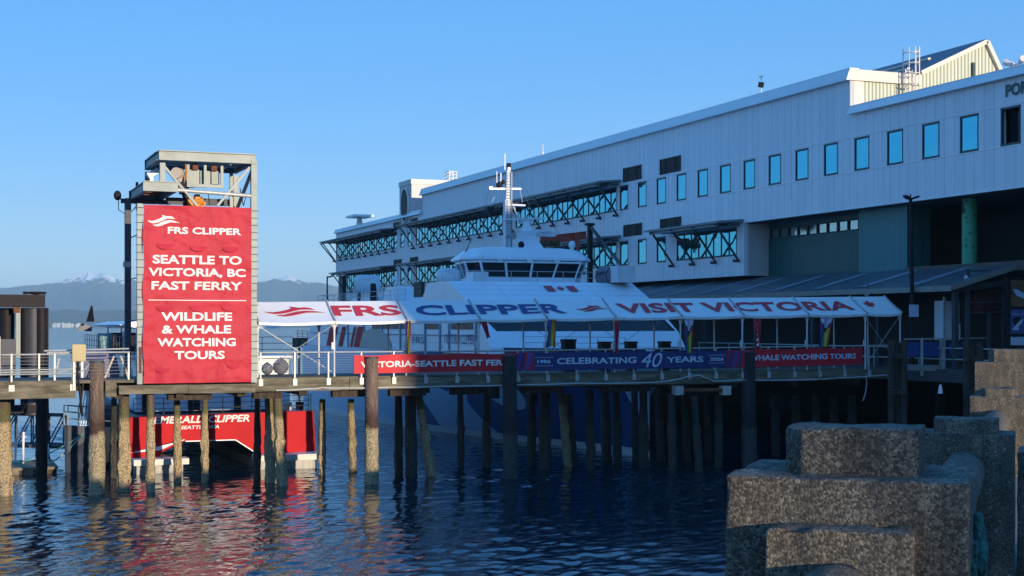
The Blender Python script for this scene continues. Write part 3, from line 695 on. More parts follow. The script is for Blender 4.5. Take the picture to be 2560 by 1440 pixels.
mb = MB(); 
for y in (YG+1.4, YG+2.8, YG+4.0): mb.box((XL, y, 4.25), (XR, y+.25, ZD-.15))
mb.build('stringers', TIMBERD, pier)
for a, b in ((425,536),(840,955),(1140,1238),(985,1075),(640,712),(1320,1420),(1520,1640)):
    mb = MB(); mb.box((gx(a), YG+.55, 3.82), (gx(b), YG+.95, 4.16)); mb.build('pile_cap', TIMBERD, pier)
for px in np.linspace(300, 2150, 13):
    mb = MB(); x = gx(px); mb.box((x-.18, YG+.3, 3.95), (x+.18, YG+4.2, 4.24)); mb.build('cross_cap', TIMBERD, pier)
# pale conduit stapled along the beam, sagging and jogging up once
pts = [(690,976),(770,972),(806,969),(860,970),(985,968),(1100,966),(1300,962),(1450,958),(1600,957),(1670,953),(1722,941),(1748,938),(1770,946),(1786,953),(1850,950),(1990,950),(2100,945),(2218,937)]
w = [PY(a, b, YG-.06) for a, b in pts]; rr = []
for p, q in zip(w, w[1:]):
    for i in range(4): rr.append(p.lerp(q, i/4) - Vector((0,0,.02*math.sin(math.pi*i/4))))
o = MB().tube(rr + [w[-1]], .035, 6).build('conduit_pipe', ROPEW, None, None, True); tag(o, 'long pale conduit running along the lower edge of the walkway beam', 'conduit')
# --- front railing
ZR = 5.82
rail = thing('walkway_railing', 'pale galvanised pipe railing along the front edge of the walkway right of the tower', 'railing', (gx(1400), YG+.12, ZD))
mb = MB(); mb.tube([(gx(646), YG+.12, ZR), (gx(1300), YG+.12, ZR), (gx(2245), YG+.12, ZR+.15)], .035, 8); mb.build('top_rail', RAILW, rail)
x = gx(652)
while x < gx(2200):
    k = (x-gx(646))/(gx(2245)-gx(646)); mb = MB()
    mb.box((x-.03, YG+.02, ZD-.35), (x+.03, YG+.10, ZR+.12*k)); mb.box((x-.09, YG-.03, ZD-.36), (x+.09, YG+.02, ZD-.06)); mb.build('post', RAILW, rail); x += 1.49
mb = MB()
for i in range(1, 9): mb.tube([(gx(646), YG+.07, ZD+.1+i*.105), (gx(900), YG+.07, ZD+.1+i*.105)], .009, 5)
mb.build('cables', CABLE, rail)
rail2 = thing('walkway_railing', 'pale cable railing on the pier edge left of the tower below the tan box', 'railing', (gx(100), YG+.12, ZD))
mb = MB(); mb.tube([(XL, YG+.12, 5.80), (gx(172), YG+.12, 5.82)], .035, 8); mb.tube([(gx(112), YG+.5, 5.95), (gx(326), YG+.5, 6.02)], .035, 8); mb.tube([(gx(118), YG+.12, 5.88), (gx(326), YG+.12, 5.88)], .035, 8); mb.build('top_rail', RAILW, rail2)
for px, zb in ((29,4.35),(98,4.75),(137,4.75),(182,4.35),(322,4.75)):
    mb = MB(); x = gx(px); mb.box((x-.035, YG+.03, zb), (x+.035, YG+.10, 5.85))
    if zb < 4.5: mb.box((x-.11, YG-.03, zb-.02), (x+.11, YG+.02, zb+.24))
    mb.build('post', RAILW, rail2)
mb = MB()
for i in range(1, 7):
    mb.tube([(XL, YG+.07, ZD+.1+i*.14), (gx(330), YG+.07, ZD+.1+i*.14)], .009, 5)
mb.build('cables', CABLE, rail2)
for a, b, c, d in ((205,890,182,950),(262,945,285,890),(302,890,322,948),(148,895,138,940),(262,900,240,948)):
    MB().beam(PY(a,b,YG+.55), PY(c,d,YG+.55), .07, .07).build('brace', BEIGE, rail2)
for j, (z, tag_) in enumerate(((5.10,0),(5.20,0),(5.02,0))):
    c = gx(150)+.2*j
    pts = [(XL, YG-.02-.03*j, z), (c, YG-.02-.03*j, z)] + [(c + .8*math.sin(t), YG-.02-.03*j, z + .62*(1-math.cos(t))) for t in np.linspace(.25, 1.35, 7)]
    o = MB().tube(pts, .028, 6).build('conduit_pipe', RAILW, None, None, True); tag(o, ['middle','top','bottom'][j] + ' of three pale conduits bending up under the tan box', 'conduit', 'conduits under the tan box')
bx = thing('junction_box', 'tan metal junction box mounted on the left pier railing', 'electrical box', (gx(197), YG-.1, 4.3))
a, b = PY(180, 903, YG-.12), PY(214, 861, YG-.12)
mb = MB(); mb.box((a.x, YG-.22, a.z), (b.x, YG+.0, b.z)); bxb = mb.build('cabinet', BOXT, bx)
mb = MB(); mb.box((a.x+.03, YG-.245, a.z+.04), (b.x-.03, YG-.222, b.z-.04)); mb.build('door', BOXT, bxb)
MB().beam((gx(185), YG-.05, 4.35), (gx(185), YG-.05, a.z), .10, .06).build('stand', RAILW, bx)
MB().beam((gx(205), YG-.05, 4.85), (gx(205), YG-.05, a.z), .10, .06).build('stand', RAILW, bx)
p = [PY(196,905,YG-.1), PY(193,935,YG-.12), PY(200,985,YG-.15), PY(206,1040,YG-.1), PY(200,1015,YG), PY(208,960,YG)]
o = MB().tube(p, .05, 7).build('hanging_cable', BLACKS, None, None, True); tag(o, 'black cable loop hanging below the tan box beside the steel pile', 'cable')

# ================================================================== TENT CANOPY over the walkway
def zt(x): return 7.13 + .50*(x-gx(645))/(gx(2255)-gx(645))
tent = thing('walkway_canopy', 'long white peaked tent canopy over the walkway printed with red and blue lettering', 'canopy', (gx(1400), YG+1.5, ZD))
xl, xr = gx(645)+.02, gx(2255)
bx_ = [xl] + [gx(p) for p in (838,1018,1200,1368,1540,1705,1860,2022,2168)] + [xr]
DY = 1.5
def sl(x, v): 
    """point on the front slope: v = 0 eave, 1 ridge; sags a little between the frames"""
    i = max(0, min(len(bx_)-2, int(np.searchsorted(bx_, x)-1))); f = (x-bx_[i])/(bx_[i+1]-bx_[i]); sag = .10*4*f*(1-f)*(1-v)**1.5
    bow = .05*math.sin(math.pi*v)
    return Vector((x, YG + DY*v, zt(x) + .88*v - sag*.6 - bow))
pan = []
for i in range(len(bx_)-1):
    n, m = 12, 6
    for side in (0, 1):
        mb = MB(); rings = []
        for a in range(n+1):
            x = bx_[i] + .012 + (bx_[i+1]-bx_[i]-.024)*a/n; rg = []
            for b in range(m+1):
                p = sl(x, b/m)
                if side: p = Vector((p.x, 2*(YG+DY)-p.y, p.z))
                rg.append(p)
            p0 = rg[0]; rg.insert(0, p0 + Vector((0, .005, -.10)))
            rings.append(rg)
        mb.loft(rings, False, False)
        mb.loft([[p - Vector((0,0,.02)) for p in r] for r in rings], False, False)
        mb.build('roof_panel', TENT, tent, None, True, None, False)
mb = MB(); q = [sl(xr-.01, 0), sl(xr-.01, 1)]; mb.face([q[0], (q[0].x, 2*(YG+DY)-q[0].y, q[0].z), q[1]]); mb.face([(xl+.03, YG, zt(xl)), (xl+.03, YG+2*DY, zt(xl)), (xl+.03, YG+DY, zt(xl)+.88)]); mb.build('gable_end', TENT, tent)
for x in bx_:
    mb = MB(); pts = [sl(x, v/5) + Vector((0,-.02,.03)) for v in range(6)]; pts += [Vector((x, 2*(YG+DY)-p.y, p.z)) for p in pts[::-1]][1:]
    mb.tube(pts, .045, 6); mb.build('rafter', TENTE, tent)
mb = MB(); mb.tube([sl(bx_[0],0)+Vector((0,.06,-.06)), sl(bx_[-1],0)+Vector((0,.06,-.06))], .035, 6); mb.tube([sl(bx_[0],0)+Vector((0,2*DY-.06,-.06)), sl(bx_[-1],0)+Vector((0,2*DY-.06,-.06))], .035, 6)
mb.build('eave_rail', RAILW, tent)
for i, x in enumerate(bx_):
    for y in (YG+.16, YG+2*DY-.1):
        mb = MB(); mb.tube([(x, y, ZD), (x, y, zt(x)-.05)], .045, 8)
        po = mb.build('post', W_WHITE2, tent)
        mb = MB(); z = zt(x)-.05
        for s in (-1, 1):
            if (i == 0 and s < 0) or (i == len(bx_)-1 and s > 0): continue
            mb.tube([(x, y, z-.30), (x+s*.10, y, z-.12), (x+s*.26, y, z-.02)], .03, 6)
        mb.tube([(x, y, z-.33), (x, y, z-.1)], .062, 8); mb.build('bracket', W_WHITE2, po)
for i, j in ((0,1),(4,5),(5,6),(9,10)):
    for s in (0, 1):
        x0, x1 = bx_[i+s], bx_[i+1-s]; y = YG + (.2 if i in (0,9) else 2*DY-.15)
        MB().tube([(x0, y, ZD+.15), (x1, y, zt(x1)-.15)], .014, 5).build('guy_brace', RAILW, tent)
mb = MB()
def slf(px0, px1, v0, v1, skew=.0):
    a, b = PY(px0, 780, YG+.75).x, PY(px1, 780, YG+.75).x
    return lambda u, v: sl(a + (b-a)*u, v0 + (v1-v0)*v) + Vector((0, -.018, .022))
for s_, q_ in (('FRS', (832, 1002, .30, .80)), ('VISIT VICTORIA', (1545, 2130, .27, .77))): put_text(MB(), s_, slf(*q_), .03).build('red_lettering', TXTR, tent)
for q_ in ((660, 814, .33, .78), (1440, 1520, .38, .70)): logo(MB(), slf(*q_)).build('red_emblem', TXTR, tent)
put_poly(MB(), LEAF, slf(2162, 2192, .36, .80)).build('maple_leaf', TXTR, tent)
put_text(MB(), 'CLIPPER', slf(1040, 1413, .30, .78), .03).build('navy_lettering', TXTN, tent)
# floodlight heads clamped to tent posts (white boxes) are part of the posts' look
for i in range(len(bx_)-1):
    x = bx_[i]; MB().box((x-.14, YG+.06, 5.95), (x-.05, YG+.16, 6.25)).build('switch_box', W_WHITE2, tent)

# ================================================================== BANNERS on the walkway railing
def fence_banner(name, px0, px1, z0, z1, dz, base, texts, label, stripes=(), cat='banner'):
    x0, x1 = PY(px0, HZ, YG-.05).x, PY(px1, HZ, YG-.05).x; L_ = x1-x0
    def at(u, v, off=0.):
        rip = .025*math.sin(u*L_*4.1) + .018*math.sin(u*L_*9.3+1) ; sag = .05*math.sin(u*L_*2.1)*v
        return Vector((x0+L_*u, YG-.06-off + rip*(.3+.7*v), z0 + (z1-z0)*v + dz*u - (sag if v > .95 else sag*v)*.5))
    t_ = thing(name, label, cat, (x0+L_/2, YG-.05, z0))
    n, m = int(L_*5), 5; mb = MB()
    rings = [[at(i/n, j/m) for j in range(m+1)] for i in range(n+1)]
    mb.loft(rings, False, False); mb.loft([[p+Vector((0,.006,0)) for p in r] for r in rings], False, False); mb.build('cloth', base, t_, None, True, None, False)
    by = {}
    for s, a, b, c, d, mat, kw in texts:
        fn = lambda u, v, a=a, b=b, c=c, d=d: at((PY(a,HZ,YG-.05).x + (PY(b,HZ,YG-.05).x-PY(a,HZ,YG-.05).x)*u - x0)/L_, c+(d-c)*v, .03)
        if isinstance(s, str): put_text(MB(), s, fn, **kw).build('print', mat, t_)
        else: put_poly(MB(), s, fn).build('print_stripe', mat, t_)
    return t_
SQ = [(0,0),(1,0),(1,1),(0,1)]; SL = [(0,0),(.55,0),(1,1),(.45,1)]
fence_banner('fence_banner', 885, 1334, 4.87, 5.68, .04, REDD, [('VICTORIA-SEATTLE FAST FERRY', 901, 1288, .32, .66, TXTW, {'bold': .03}), (SL, 1282, 1308, .02, .98, VIOL, {}), (SL, 1300, 1312, .02, .98, BLUEB, {}), (SL, 1310, 1332, .02, .98, VIOL, {})], 'red railing banner on the left with white fast ferry lettering behind two piles')
fence_banner('fence_banner', 1335, 1816, 4.90, 5.74, .04, BLUEB, [('CELEBRATING', 1391, 1590, .33, .68, TXTB, {'bold': .025}), ('40', 1602, 1655, .08, .92, TXTB, {'bold': .0, 'shear': .3}), ('YEARS', 1665, 1757, .33, .67, TXTB, {'bold': .025}), ('1986', 1343, 1376, .40, .60, TXTB, {'bold': .03}), ('2026', 1774, 1808, .40, .60, TXTB, {'bold': .03}),
    (SQ, 1336, 1382, .72, .74, TXTB, {}), (SQ, 1336, 1382, .25, .27, TXTB, {}), (SQ, 1768, 1812, .72, .74, TXTB, {}), (SQ, 1768, 1812, .25, .27, TXTB, {})], 'navy railing banner in the middle with pale anniversary lettering')
fence_banner('fence_banner', 1817, 2156, 4.92, 5.78, .08, REDD, [('WHALE WATCHING TOURS', 1872, 2139, .36, .68, TXTB, {'bold': .03}), (SL, 1816, 1832, .02, .98, BLUEB, {}), (SL, 1828, 1846, .02, .98, VIOL, {}), (SL, 1842, 1856, .02, .98, BLUEB, {})], 'red railing banner on the right with white whale watching lettering')

# ================================================================== FLAGS hanging from the tent eave
RB = [M('flag_'+n, c, .7, var=.05) for n, c in (('red',(.45,.03,.03)),('orange',(.55,.22,.02)),('yellow',(.55,.45,.03)),('green',(.03,.22,.08)),('blue',(.03,.07,.35)),('violet',(.12,.03,.22)))]
FRED = M('flag_crimson', (.45,.02,.05), .7, var=.1); FBLK = M('flag_dark', (.02,.02,.03), .7); FPALE = M('flag_pale', (.55,.55,.7), .7)
def flag(px, yt, yb, wtop, wbot, lean, rain, label, grp, twist=.0):
    p0 = PY(px, yt, YG-.10); p1 = PY(px+lean, yb, YG-.10); w0, w1 = wtop/55, wbot/55
    t_ = thing('hanging_flag', label, 'flag', p0, grp)
    n, m = 12, 12 if rain else 4; rings = []
    for j in range(n+1):
        v = j/n; c = p0.lerp(p1, v); w = w0+(w1-w0)*v; rg = []
        for i in range(m+1):
            u = i/m-.5; rg.append(c + Vector((w*u*math.cos(twist*v), -w*u*math.sin(twist*v) + .06*math.sin(u*9+v*4), .04*math.sin(u*6+1)*v)))
        rings.append(rg)
    mb = MB()
    for j in range(n):
        for i in range(m):
            mb.mi = min(5, int((1-(i+.5)/m)*6)) if rain else 0
            if rain == 2:
                u = abs((i+.5)/m-.5)*2; v = j/n
                if v < .34*(1-u)+.0: mb.mi = 6
                elif v < .34*(1-u)+.13: mb.mi = 7
            mb.face([rings[j][i], rings[j][i+1], rings[j+1][i+1], rings[j+1][i]])
    mb.build('cloth', RB + [FPALE, FBLK] if rain else FRED, t_, None, True, None, False)
    MB().tube([p0+Vector((-w0/2-.03,0,.02)), p0+Vector((w0/2+.03,0,.02))], .02, 6).build('hem_rod', RAILW, t_)
    if not rain:
        mb = MB()
        for k in range(5): mb.face([rings[2+k*2][1]+Vector((.02,-.05,0)), rings[2+k*2][2]+Vector((.02,-.05,.02)), rings[3+k*2][2]+Vector((.0,-.05,0)), rings[3+k*2][1]+Vector((0,-.05,.03))])
        mb.build('print', TXTW, t_) if wtop > 18 else None
flag(1021, 803, 888, 10, 16, -2, 1, 'narrow rainbow flag folded on itself, half in sun, at the third tent post', 'rainbow flags', .9)
flag(1381, 800, 868, 18, 26, -4, 1, 'rainbow flag hanging in shade left of the tall black bin', 'rainbow flags', .5)
flag(1722, 800, 884, 24, 20, 0, 2, 'progress rainbow flag hanging left of the last crimson pennant', 'rainbow flags', .3)
flag(2066, 796, 868, 34, 34, -6, 2, 'widest rainbow flag, near the right end of the tent', 'rainbow flags', .1)
flag(1209, 805, 845, 14, 12, 13, 0, 'short crimson pennant blown aslant in front of the boat side', 'crimson pennants')
flag(1542, 803, 887, 13, 11, 0, 0, 'narrow crimson pennant reaching over the navy banner', 'crimson pennants')
flag(1893, 797, 872, 20, 19, 2, 0, 'wide crimson pennant with pale print above the whale watching banner', 'crimson pennants')

# ================================================================== LIFT TOWER with the big red banner
tx0, tx1 = gx(349), gx(634); yb_ = YG+4.0
tower = thing('lift_tower', 'tall grey steel hoist tower with open top frame standing on the timber pier', 'tower', ((tx0+tx1)/2, YG+2, ZD))
ZT = 14.1
def post(x, y, z0, z1, w=.22, mat=GALV):
    o = MB().beam((x, y, z0), (x, y, z1), w, w).build('column', mat, tower); return o
pl_ = post(tx0, YG, ZD-.2, 12.05); pr_ = post(tx1, YG, ZD-.2, ZT-.02, .24); post(tx0, yb_, ZD-.2, 12.6, .26, GALVD); post(tx1, yb_, ZD-.2, ZT-.3)
xf = gx(406)
post(xf, YG, 13.0, ZT-.32, .22); post(xf-.05, yb_, 13.0, ZT-.3, .26, GALVD); post(tx1-.35, YG+3.2, 12.0, ZT-.3, .14)
for p_, x in ((pl_, tx0), (pr_, tx1)):
    mb = MB(); z = ZD+.3; top = 12.0
    while z < top: mb.box((x-.17, YG-.155, z), (x+.17, YG-.125, z+.03)); mb.tube([(x-.17, YG-.14, z+.015), (x-.17, YG-.02, z+.015)], .012, 4); z += .31
    mb.build('rungs', GALVD, p_)
# rust streaks on the left column
MB().box((tx0-.05, YG-.118, 5.0), (tx0+.07, YG-.112, 6.1)).build('rust_patch', RUST, pl_)
def ib(p, q, w, h, mat=GALV, up=(0,0,1), nm='beam'): return MB().ibeam(p, q, w, h, up).build(nm, mat, tower)
xa, xb = gx(397), gx(638)
ib((xa, YG-.06, ZT), (xb, YG-.06, ZT), .22, .42); ib((xa-.05, yb_, ZT), (xb, yb_, ZT), .22, .42, GALVD); ib((xa+.02, YG+.06, ZT-.01), (xa+.02, yb_-.12, ZT-.01), .2, .40); ib((xb-.1, YG+.06, ZT-.01), (xb-.1, yb_-.12, ZT-.01), .2, .40, GALVD)
for k in (1.3, 2.6): ib((xa+.15, YG+k, ZT+.02), (xb-.22, YG+k, ZT+.02), .16, .26)
mb = MB(); mb.box((xa+.3, YG+1.0, ZT+.16), (xb-.3, YG+1.3, ZT+.2)); mb.box((xa+.3, YG+2.2, ZT+.16), (xb-.3, YG+3.4, ZT+.2)); mb.build('top_grating', GALVD, tower)
# diagonals
def dg(a, b, w=.15): MB().beam(PY(*a, YG-.02), PY(*b, YG-.02), w, .10).build('diagonal_brace', GALV, tower)
dg((412,418),(492,514)); dg((624,418),(543,515), .13)
MB().beam((tx1, YG+.2, ZT-.4), (tx1, yb_-.2, 12.2), .12, .12).build('diagonal_brace', GALVD, tower)
# lower platform frame
xp0, xp1 = gx(357), gx(444)
ib((xp0, YG-.10, 12.79), (xp1, YG-.10, 12.79), .16, .42); ib((xp0+.1, YG, 12.785), (xp0+.1, YG+4.6, 12.785), .16, .40); ib((xp1-.1, YG, 12.785), (xp1-.1, YG+4.6, 12.785), .16, .40, GALVD); ib((xp0, YG+4.68, 12.79), (xp1, YG+4.68, 12.79), .16, .42, GALVD)
for k in (1.2, 2.4, 3.6): ib((xp0+.2, YG+k, 12.78), (xp1-.2, YG+k, 12.78), .12, .2, RUST)
ib((xp1, YG+3.4, 12.5), (tx1-.2, YG+3.4, 12.5), .14, .3, GALVD)
ib((tx0-.3, YG+4.0, 12.48), (xp1+.3, YG+4.0, 12.48), .18, .2, GALVD)
MB().tube([PY(444, 475, YG-.02), PY(630, 490, YG-.02)], .085, 10).build('stay_pipe', RAILW, tower, None, True)
# hoist house: hanging frame with a counterweight box, motor, hook block
hx0, hx1, hy = gx(475), gx(560), YG+.5
mb = MB()
for x in (hx0, (hx0+hx1)/2, hx1): mb.beam((x, hy, ZT-.25), (x, hy, 12.98), .11, .11)
mb.beam((hx0-.055, hy, 12.93), (hx1+.055, hy, 12.93), .12, .14); mb.build('hanger_frame', GALV, tower)
mb = MB(); mb.box((hx0-.25, hy+.15, 12.98), (hx0+.5, hy+1.6, 13.62)); mb.box((hx0+.55, hy+.2, 13.0), (hx1-.45, hy+1.6, 13.6)); mb.box((hx1-.40, hy+.2, 13.05), (hx1-.08, hy+1.5, 13.6)); mb.build('counterweight', GALV, tower)
mb = MB(); mb.box((hx0+.2, hy-.02, 13.6), (hx0+.42, hy+.3, 13.9)); mb.box((hx1-.45, hy-.02, 13.6), (hx1-.2, hy+.3, 13.85)); mb.build('shackle_block', RUST, tower)
p = PY(448, 436, YG+.5)
mb = MB(); mb.tube([p+Vector((-.15,-.1,.05)), p+Vector((.2,.5,.05))], .24, 12); mb.tube([p+Vector((.0,0,-.15)), p+Vector((.15,.2,-.8))], .12, 8); mo = mb.build('hoist_motor', BEIGE, tower, None, True)
MB().beam(p+Vector((.05,.05,-.2)), p+Vector((.32,.1,-1.0)), .22, .22).build('motor_mount', BLACKS, mo)
MB().tube([p+Vector((.25,-.1,.7)), p+Vector((.28,-.1,-.25))], .03, 5).build('yellow_strap', ORANGE, mo)
p = PY(488, 502, YG+.6); mb = MB()
mb.box(p+Vector((-.28,-.1,-.35)), p+Vector((-.12,.3,.2))); mb.box(p+Vector((.0,-.05,-.3)), p+Vector((.2,.35,.28))); mb.tube([p+Vector((-.3,.1,-.1)), p+Vector((.35,.1,.0))], .2, 12); mb.beam(p+Vector((.2,.1,-.35)), p+Vector((.42,.1,-.05)), .2, .12); mb.build('hook_block', ORANGE, tower)
MB().beam(p+Vector((-.35,.45,-.5)), p+Vector((-.3,.45,.75)), .2, .2).build('hoist_rail', BLACKS, tower)
mb = MB(); 
for a, b, c, d in ((521,486,524,514),(600,470,608,514),(616,485,609,514)): mb.tube([PY(a,b,YG+1), PY(c,d,YG+1)], .018, 4)
mb.build('hoist_cables', BLACKS, tower)
p = PY(380, 435, YG+2.5); mb = MB(); mb.beam(p+Vector((-.2,0,-.1)), p+Vector((.25,0,.15)), .5, .25); mb.box(p+Vector((-.1,-.1,-.45)), p+Vector((.05,.1,-.1))); mb.build('floodlight', W_WHITE2, tower)
# arm with lamp at the far left of the platform
p = PY(296, 496, YG+4.6); mb = MB(); mb.tube([p, p+Vector((.75,-.1,-.2))], .04, 6); mb.tube([p+Vector((0,0,.02)), p+Vector((.02,.1,-.5)), p+Vector((.4,0,-.75)), p+Vector((.8,0,-.3))], .02, 5); mb.sphere(p+Vector((-.05,-.1,.12)), .17, (1,.8,1.3)); mb.box((p.x+.75, p.y-.1, p.z-.5), (p.x+.85, p.y+.05, p.z+.75)); mb.build('lamp_arm', BLACKS, tower)
p = PY(308, 668, YG+2.4); mb = MB(); mb.beam(p+Vector((0,0,.12)), p+Vector((.3,0,.12)), .2, .24); mb.tube([p+Vector((.1,0,.1)), p+Vector((.35,.1,.0))], .04, 5); mb.build('camera_unit', RAILW, tower)
for z in (9.0, 10.8, 7.2): MB().tube([(tx0, YG+3.9, z), (tx0, YG+.2, z)], .025, 5).build('tie_rod', GALVD, tower)
# --- red banner
bx0, bx1 = PY(358, HZ, YG-.2).x, PY(627, HZ, YG-.2).x; bz0, bz1 = PY(500, 957, YG-.2).z, PY(500, 516, YG-.2).z
def bw(u, v):
    n = noise.fractal(Vector((u*3.1, v*6.3, .3)), 1., 2., 3)*.05 + noise.noise(Vector((u*2.2+v*2.6, v*2.1-u*1.4, 7)))*.10 + .03*max(0, noise.noise(Vector((u*4+v*9, v*5, 3))))*math.sin(v*70+u*14)
    n += .022*math.sin(v*46 + 4*u + 3*noise.noise(Vector((u*3, v*4, 2))))*(.3+.7*abs(2*u-1)) + .05*(1-v)**6*math.sin(u*22)
    n += .02*math.sin(u*30+v*11)*(v**5)
    return n
def bat(u, v, off=0.):
    top = -.32*(1-u)**3*v**18
    return Vector((bx0 + (bx1-bx0)*u + .03*math.sin(v*21)*(1-u)**4, YG-.22-off+bw(u, v), bz0 + (bz1-bz0)*v + .05*math.sin(u*5)*(1-v)**4*0 + top*0))
ban = thing('hanging_banner', 'huge wrinkled red vinyl banner with white lettering hung on the steel tower', 'banner', ((bx0+bx1)/2, YG-.2, bz0))
n, m = 60, 100; mb = MB(); rings = [[bat(i/n, j/m) for j in range(m+1)] for i in range(n+1)]
mb.loft(rings, False, False); mb.loft([[p+Vector((0,.012,0)) for p in r] for r in rings], False, False); mb.build('cloth', REDC, ban, None, True, None, False)
def bpx(x0, y0, x1, y1): 
    def fn(u, v):
        x = x0+(x1-x0)*u; y = y1+(y0-y1)*v
        return bat((x-358)/269, (957-y)/441, .035)
    return fn
mb = MB()
for s, x0, y0, x1, y1, b_ in (('FRS CLIPPER',418,569,602,586,.03),('SEATTLE TO',379,639,603,661,.03),('VICTORIA, BC',369,671,613,695,.03),('FAST FERRY',379,704,604,725,.03),('WILDLIFE',401,781,579,802,.03),('& WHALE',403,813,576,834,.03),('WATCHING',393,845,588,866,.03),('TOURS',434,877,560,898,.03)):
    put_text(MB(), s, bpx(x0, y0, x1, y1), b_).build('white_lettering', TXTW, ban)
logo(mb, bpx(366, 540, 449, 569)); mb.build('white_emblem', TXTW, ban); mb = MB()
for i in range(12): put_poly(mb, SQ, bpx(371+20.3*i, 750, 371+20.3*(i+1), 752))
mb.build('white_rule', TXTW, ban)
# half-moon wind flaps cut in the vinyl: the lip hangs forward
for px, py, w in ((412,612,22),(493,616,22),(574,616,22),(410,766,22),(494,764,24),(574,764,22),(404,920,18),(583,912,17)):
    mb = MB(); k = 14; c = lambda a, r, o: bat((px + w*r*math.cos(a)-358)/269, (957-(py-w*.62*r*math.sin(a)))/441, o)
    rows = [[c(math.pi + math.pi*i/k, r_, .010 + .10*r_*math.sin(math.pi*i/k)**.8) for i in range(k+1)] for r_ in (.02, .3, .6, .85, 1.)]
    mb.loft(rows, False, False)
    mb.build('wind_flap', REDC, ban, None, True, None, False)

# ================================================================== PILES
def pile(px0, py0, px1, py1, wpx, mat, rough, label, grp, y=None, name='timber_pile', cap=None, lump=.0):
    d = (EYE)*F/(py1-HZ)
    b = PD(px1, py1, d); b.z = -1.4
    tpos = PD(px0, py0, d if y is None else y)
    base = PD(px1, py1, d); ax = (tpos-base)
    bot = base - ax*(1.4/ax.z)
    r = wpx/F*d/2; n, k = 18, 26; rings = []
    sd = random.random()*50
    for j in range(k+1):
        f = j/k; c = bot.lerp(tpos, f); z = c.z; crust = (.06+lump)*max(0, min(1, (3.0-z)/1.2)); rg = []
        for i in range(n):
            a = 2*math.pi*i/n; nn = noise.fractal(Vector((math.cos(a)*2.2+sd, math.sin(a)*2.2, z*2.4)), 1., 2., 3)
            rr = r*(1 + rough*nn) + crust*(.35+.9*nn)
            rg.append(c + Vector((rr*math.cos(a), rr*math.sin(a), 0)))
        rings.append(rg)
    t_ = thing(name, label, 'pile', (base.x, base.y, 0), grp)
    mb = MB().loft(rings, True, True); mb.build('shaft', mat, t_, None, True)
    if cap:
        mb = MB(); mb.tube([tpos+Vector((0,0,.005)), tpos+Vector((0,0,.10))], r*1.04, 18); mb.build('cap', cap, t_)
G1, G2, G3, G4 = 'big steel fender piles', 'barnacled piles in the sun', 'dark piles in the shade', 'leaning piles'
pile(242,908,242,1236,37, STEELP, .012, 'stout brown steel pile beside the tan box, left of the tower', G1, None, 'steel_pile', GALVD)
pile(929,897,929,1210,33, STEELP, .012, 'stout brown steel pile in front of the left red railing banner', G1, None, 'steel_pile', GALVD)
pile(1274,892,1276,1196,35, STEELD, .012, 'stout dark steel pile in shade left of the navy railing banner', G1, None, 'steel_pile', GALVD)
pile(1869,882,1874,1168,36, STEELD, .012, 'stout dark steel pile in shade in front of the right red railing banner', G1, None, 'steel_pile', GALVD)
pile(8,990,12,1236,34, WOODP, .08, 'thick barnacled timber pile at the left edge of the picture', G2, None, lump=.05)
pile(310,985,309,1228,26, WOODP, .08, 'barnacled timber pile just right of the dark gap beside the stout steel pile', G2, None, lump=.06)
pile(376,985,376,1230,19, WOODP, .05, 'slim pale pile left of the painted boat name', G2)
pile(442,996,444,1206,16, WOODP, .06, 'slim barnacled pile crossing the first half of the painted boat name', G2, lump=.02)
pile(512,996,512,1206,15, WOODP, .06, 'slim barnacled pile crossing the second half of the painted boat name', G2, lump=.02)
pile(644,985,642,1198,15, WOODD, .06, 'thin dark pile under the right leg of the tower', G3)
pile(672,990,676,1206,22, WOODP, .10, 'split barnacled pile under the tower, middle of three close together', G2, lump=.03)
pile(693,985,705,1214,22, WOODP, .10, 'leaning barnacled pile, right of three close together under the tower', G4, lump=.03)
pile(806,998,805,1190,15, WOODP, .05, 'slim barnacled pile just right of the red boat stern', G2, lump=.02)
pile(877,998,882,1184,16, WOODP, .05, 'slim barnacled pile left of the stout brown pile with the red banner', G2, lump=.02)
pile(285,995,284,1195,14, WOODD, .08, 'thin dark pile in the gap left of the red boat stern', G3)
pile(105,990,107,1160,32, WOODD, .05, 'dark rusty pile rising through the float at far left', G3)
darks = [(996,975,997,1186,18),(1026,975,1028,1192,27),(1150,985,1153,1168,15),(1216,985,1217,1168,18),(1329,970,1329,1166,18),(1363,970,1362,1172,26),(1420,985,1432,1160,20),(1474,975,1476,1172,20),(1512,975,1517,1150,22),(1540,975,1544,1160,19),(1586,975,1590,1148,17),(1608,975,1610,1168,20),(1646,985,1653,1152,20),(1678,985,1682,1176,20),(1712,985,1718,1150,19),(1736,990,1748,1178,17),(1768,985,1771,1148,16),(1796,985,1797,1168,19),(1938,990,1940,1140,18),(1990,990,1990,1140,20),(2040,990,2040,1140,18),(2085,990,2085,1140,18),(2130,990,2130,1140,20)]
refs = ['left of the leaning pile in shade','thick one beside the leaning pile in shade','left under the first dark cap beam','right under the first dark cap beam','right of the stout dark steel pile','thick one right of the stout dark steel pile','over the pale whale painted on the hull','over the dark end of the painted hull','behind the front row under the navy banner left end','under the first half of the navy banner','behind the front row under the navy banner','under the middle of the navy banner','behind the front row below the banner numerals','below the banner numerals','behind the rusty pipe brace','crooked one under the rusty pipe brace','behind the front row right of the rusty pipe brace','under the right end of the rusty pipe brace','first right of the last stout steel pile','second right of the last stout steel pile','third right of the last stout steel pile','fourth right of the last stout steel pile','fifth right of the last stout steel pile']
for (a, b, c, d, w_), rf in zip(darks, refs): pile(a, b, c, d, w_, WOODD, .05, 'dark timber pile ' + rf, G3, lump=.01)
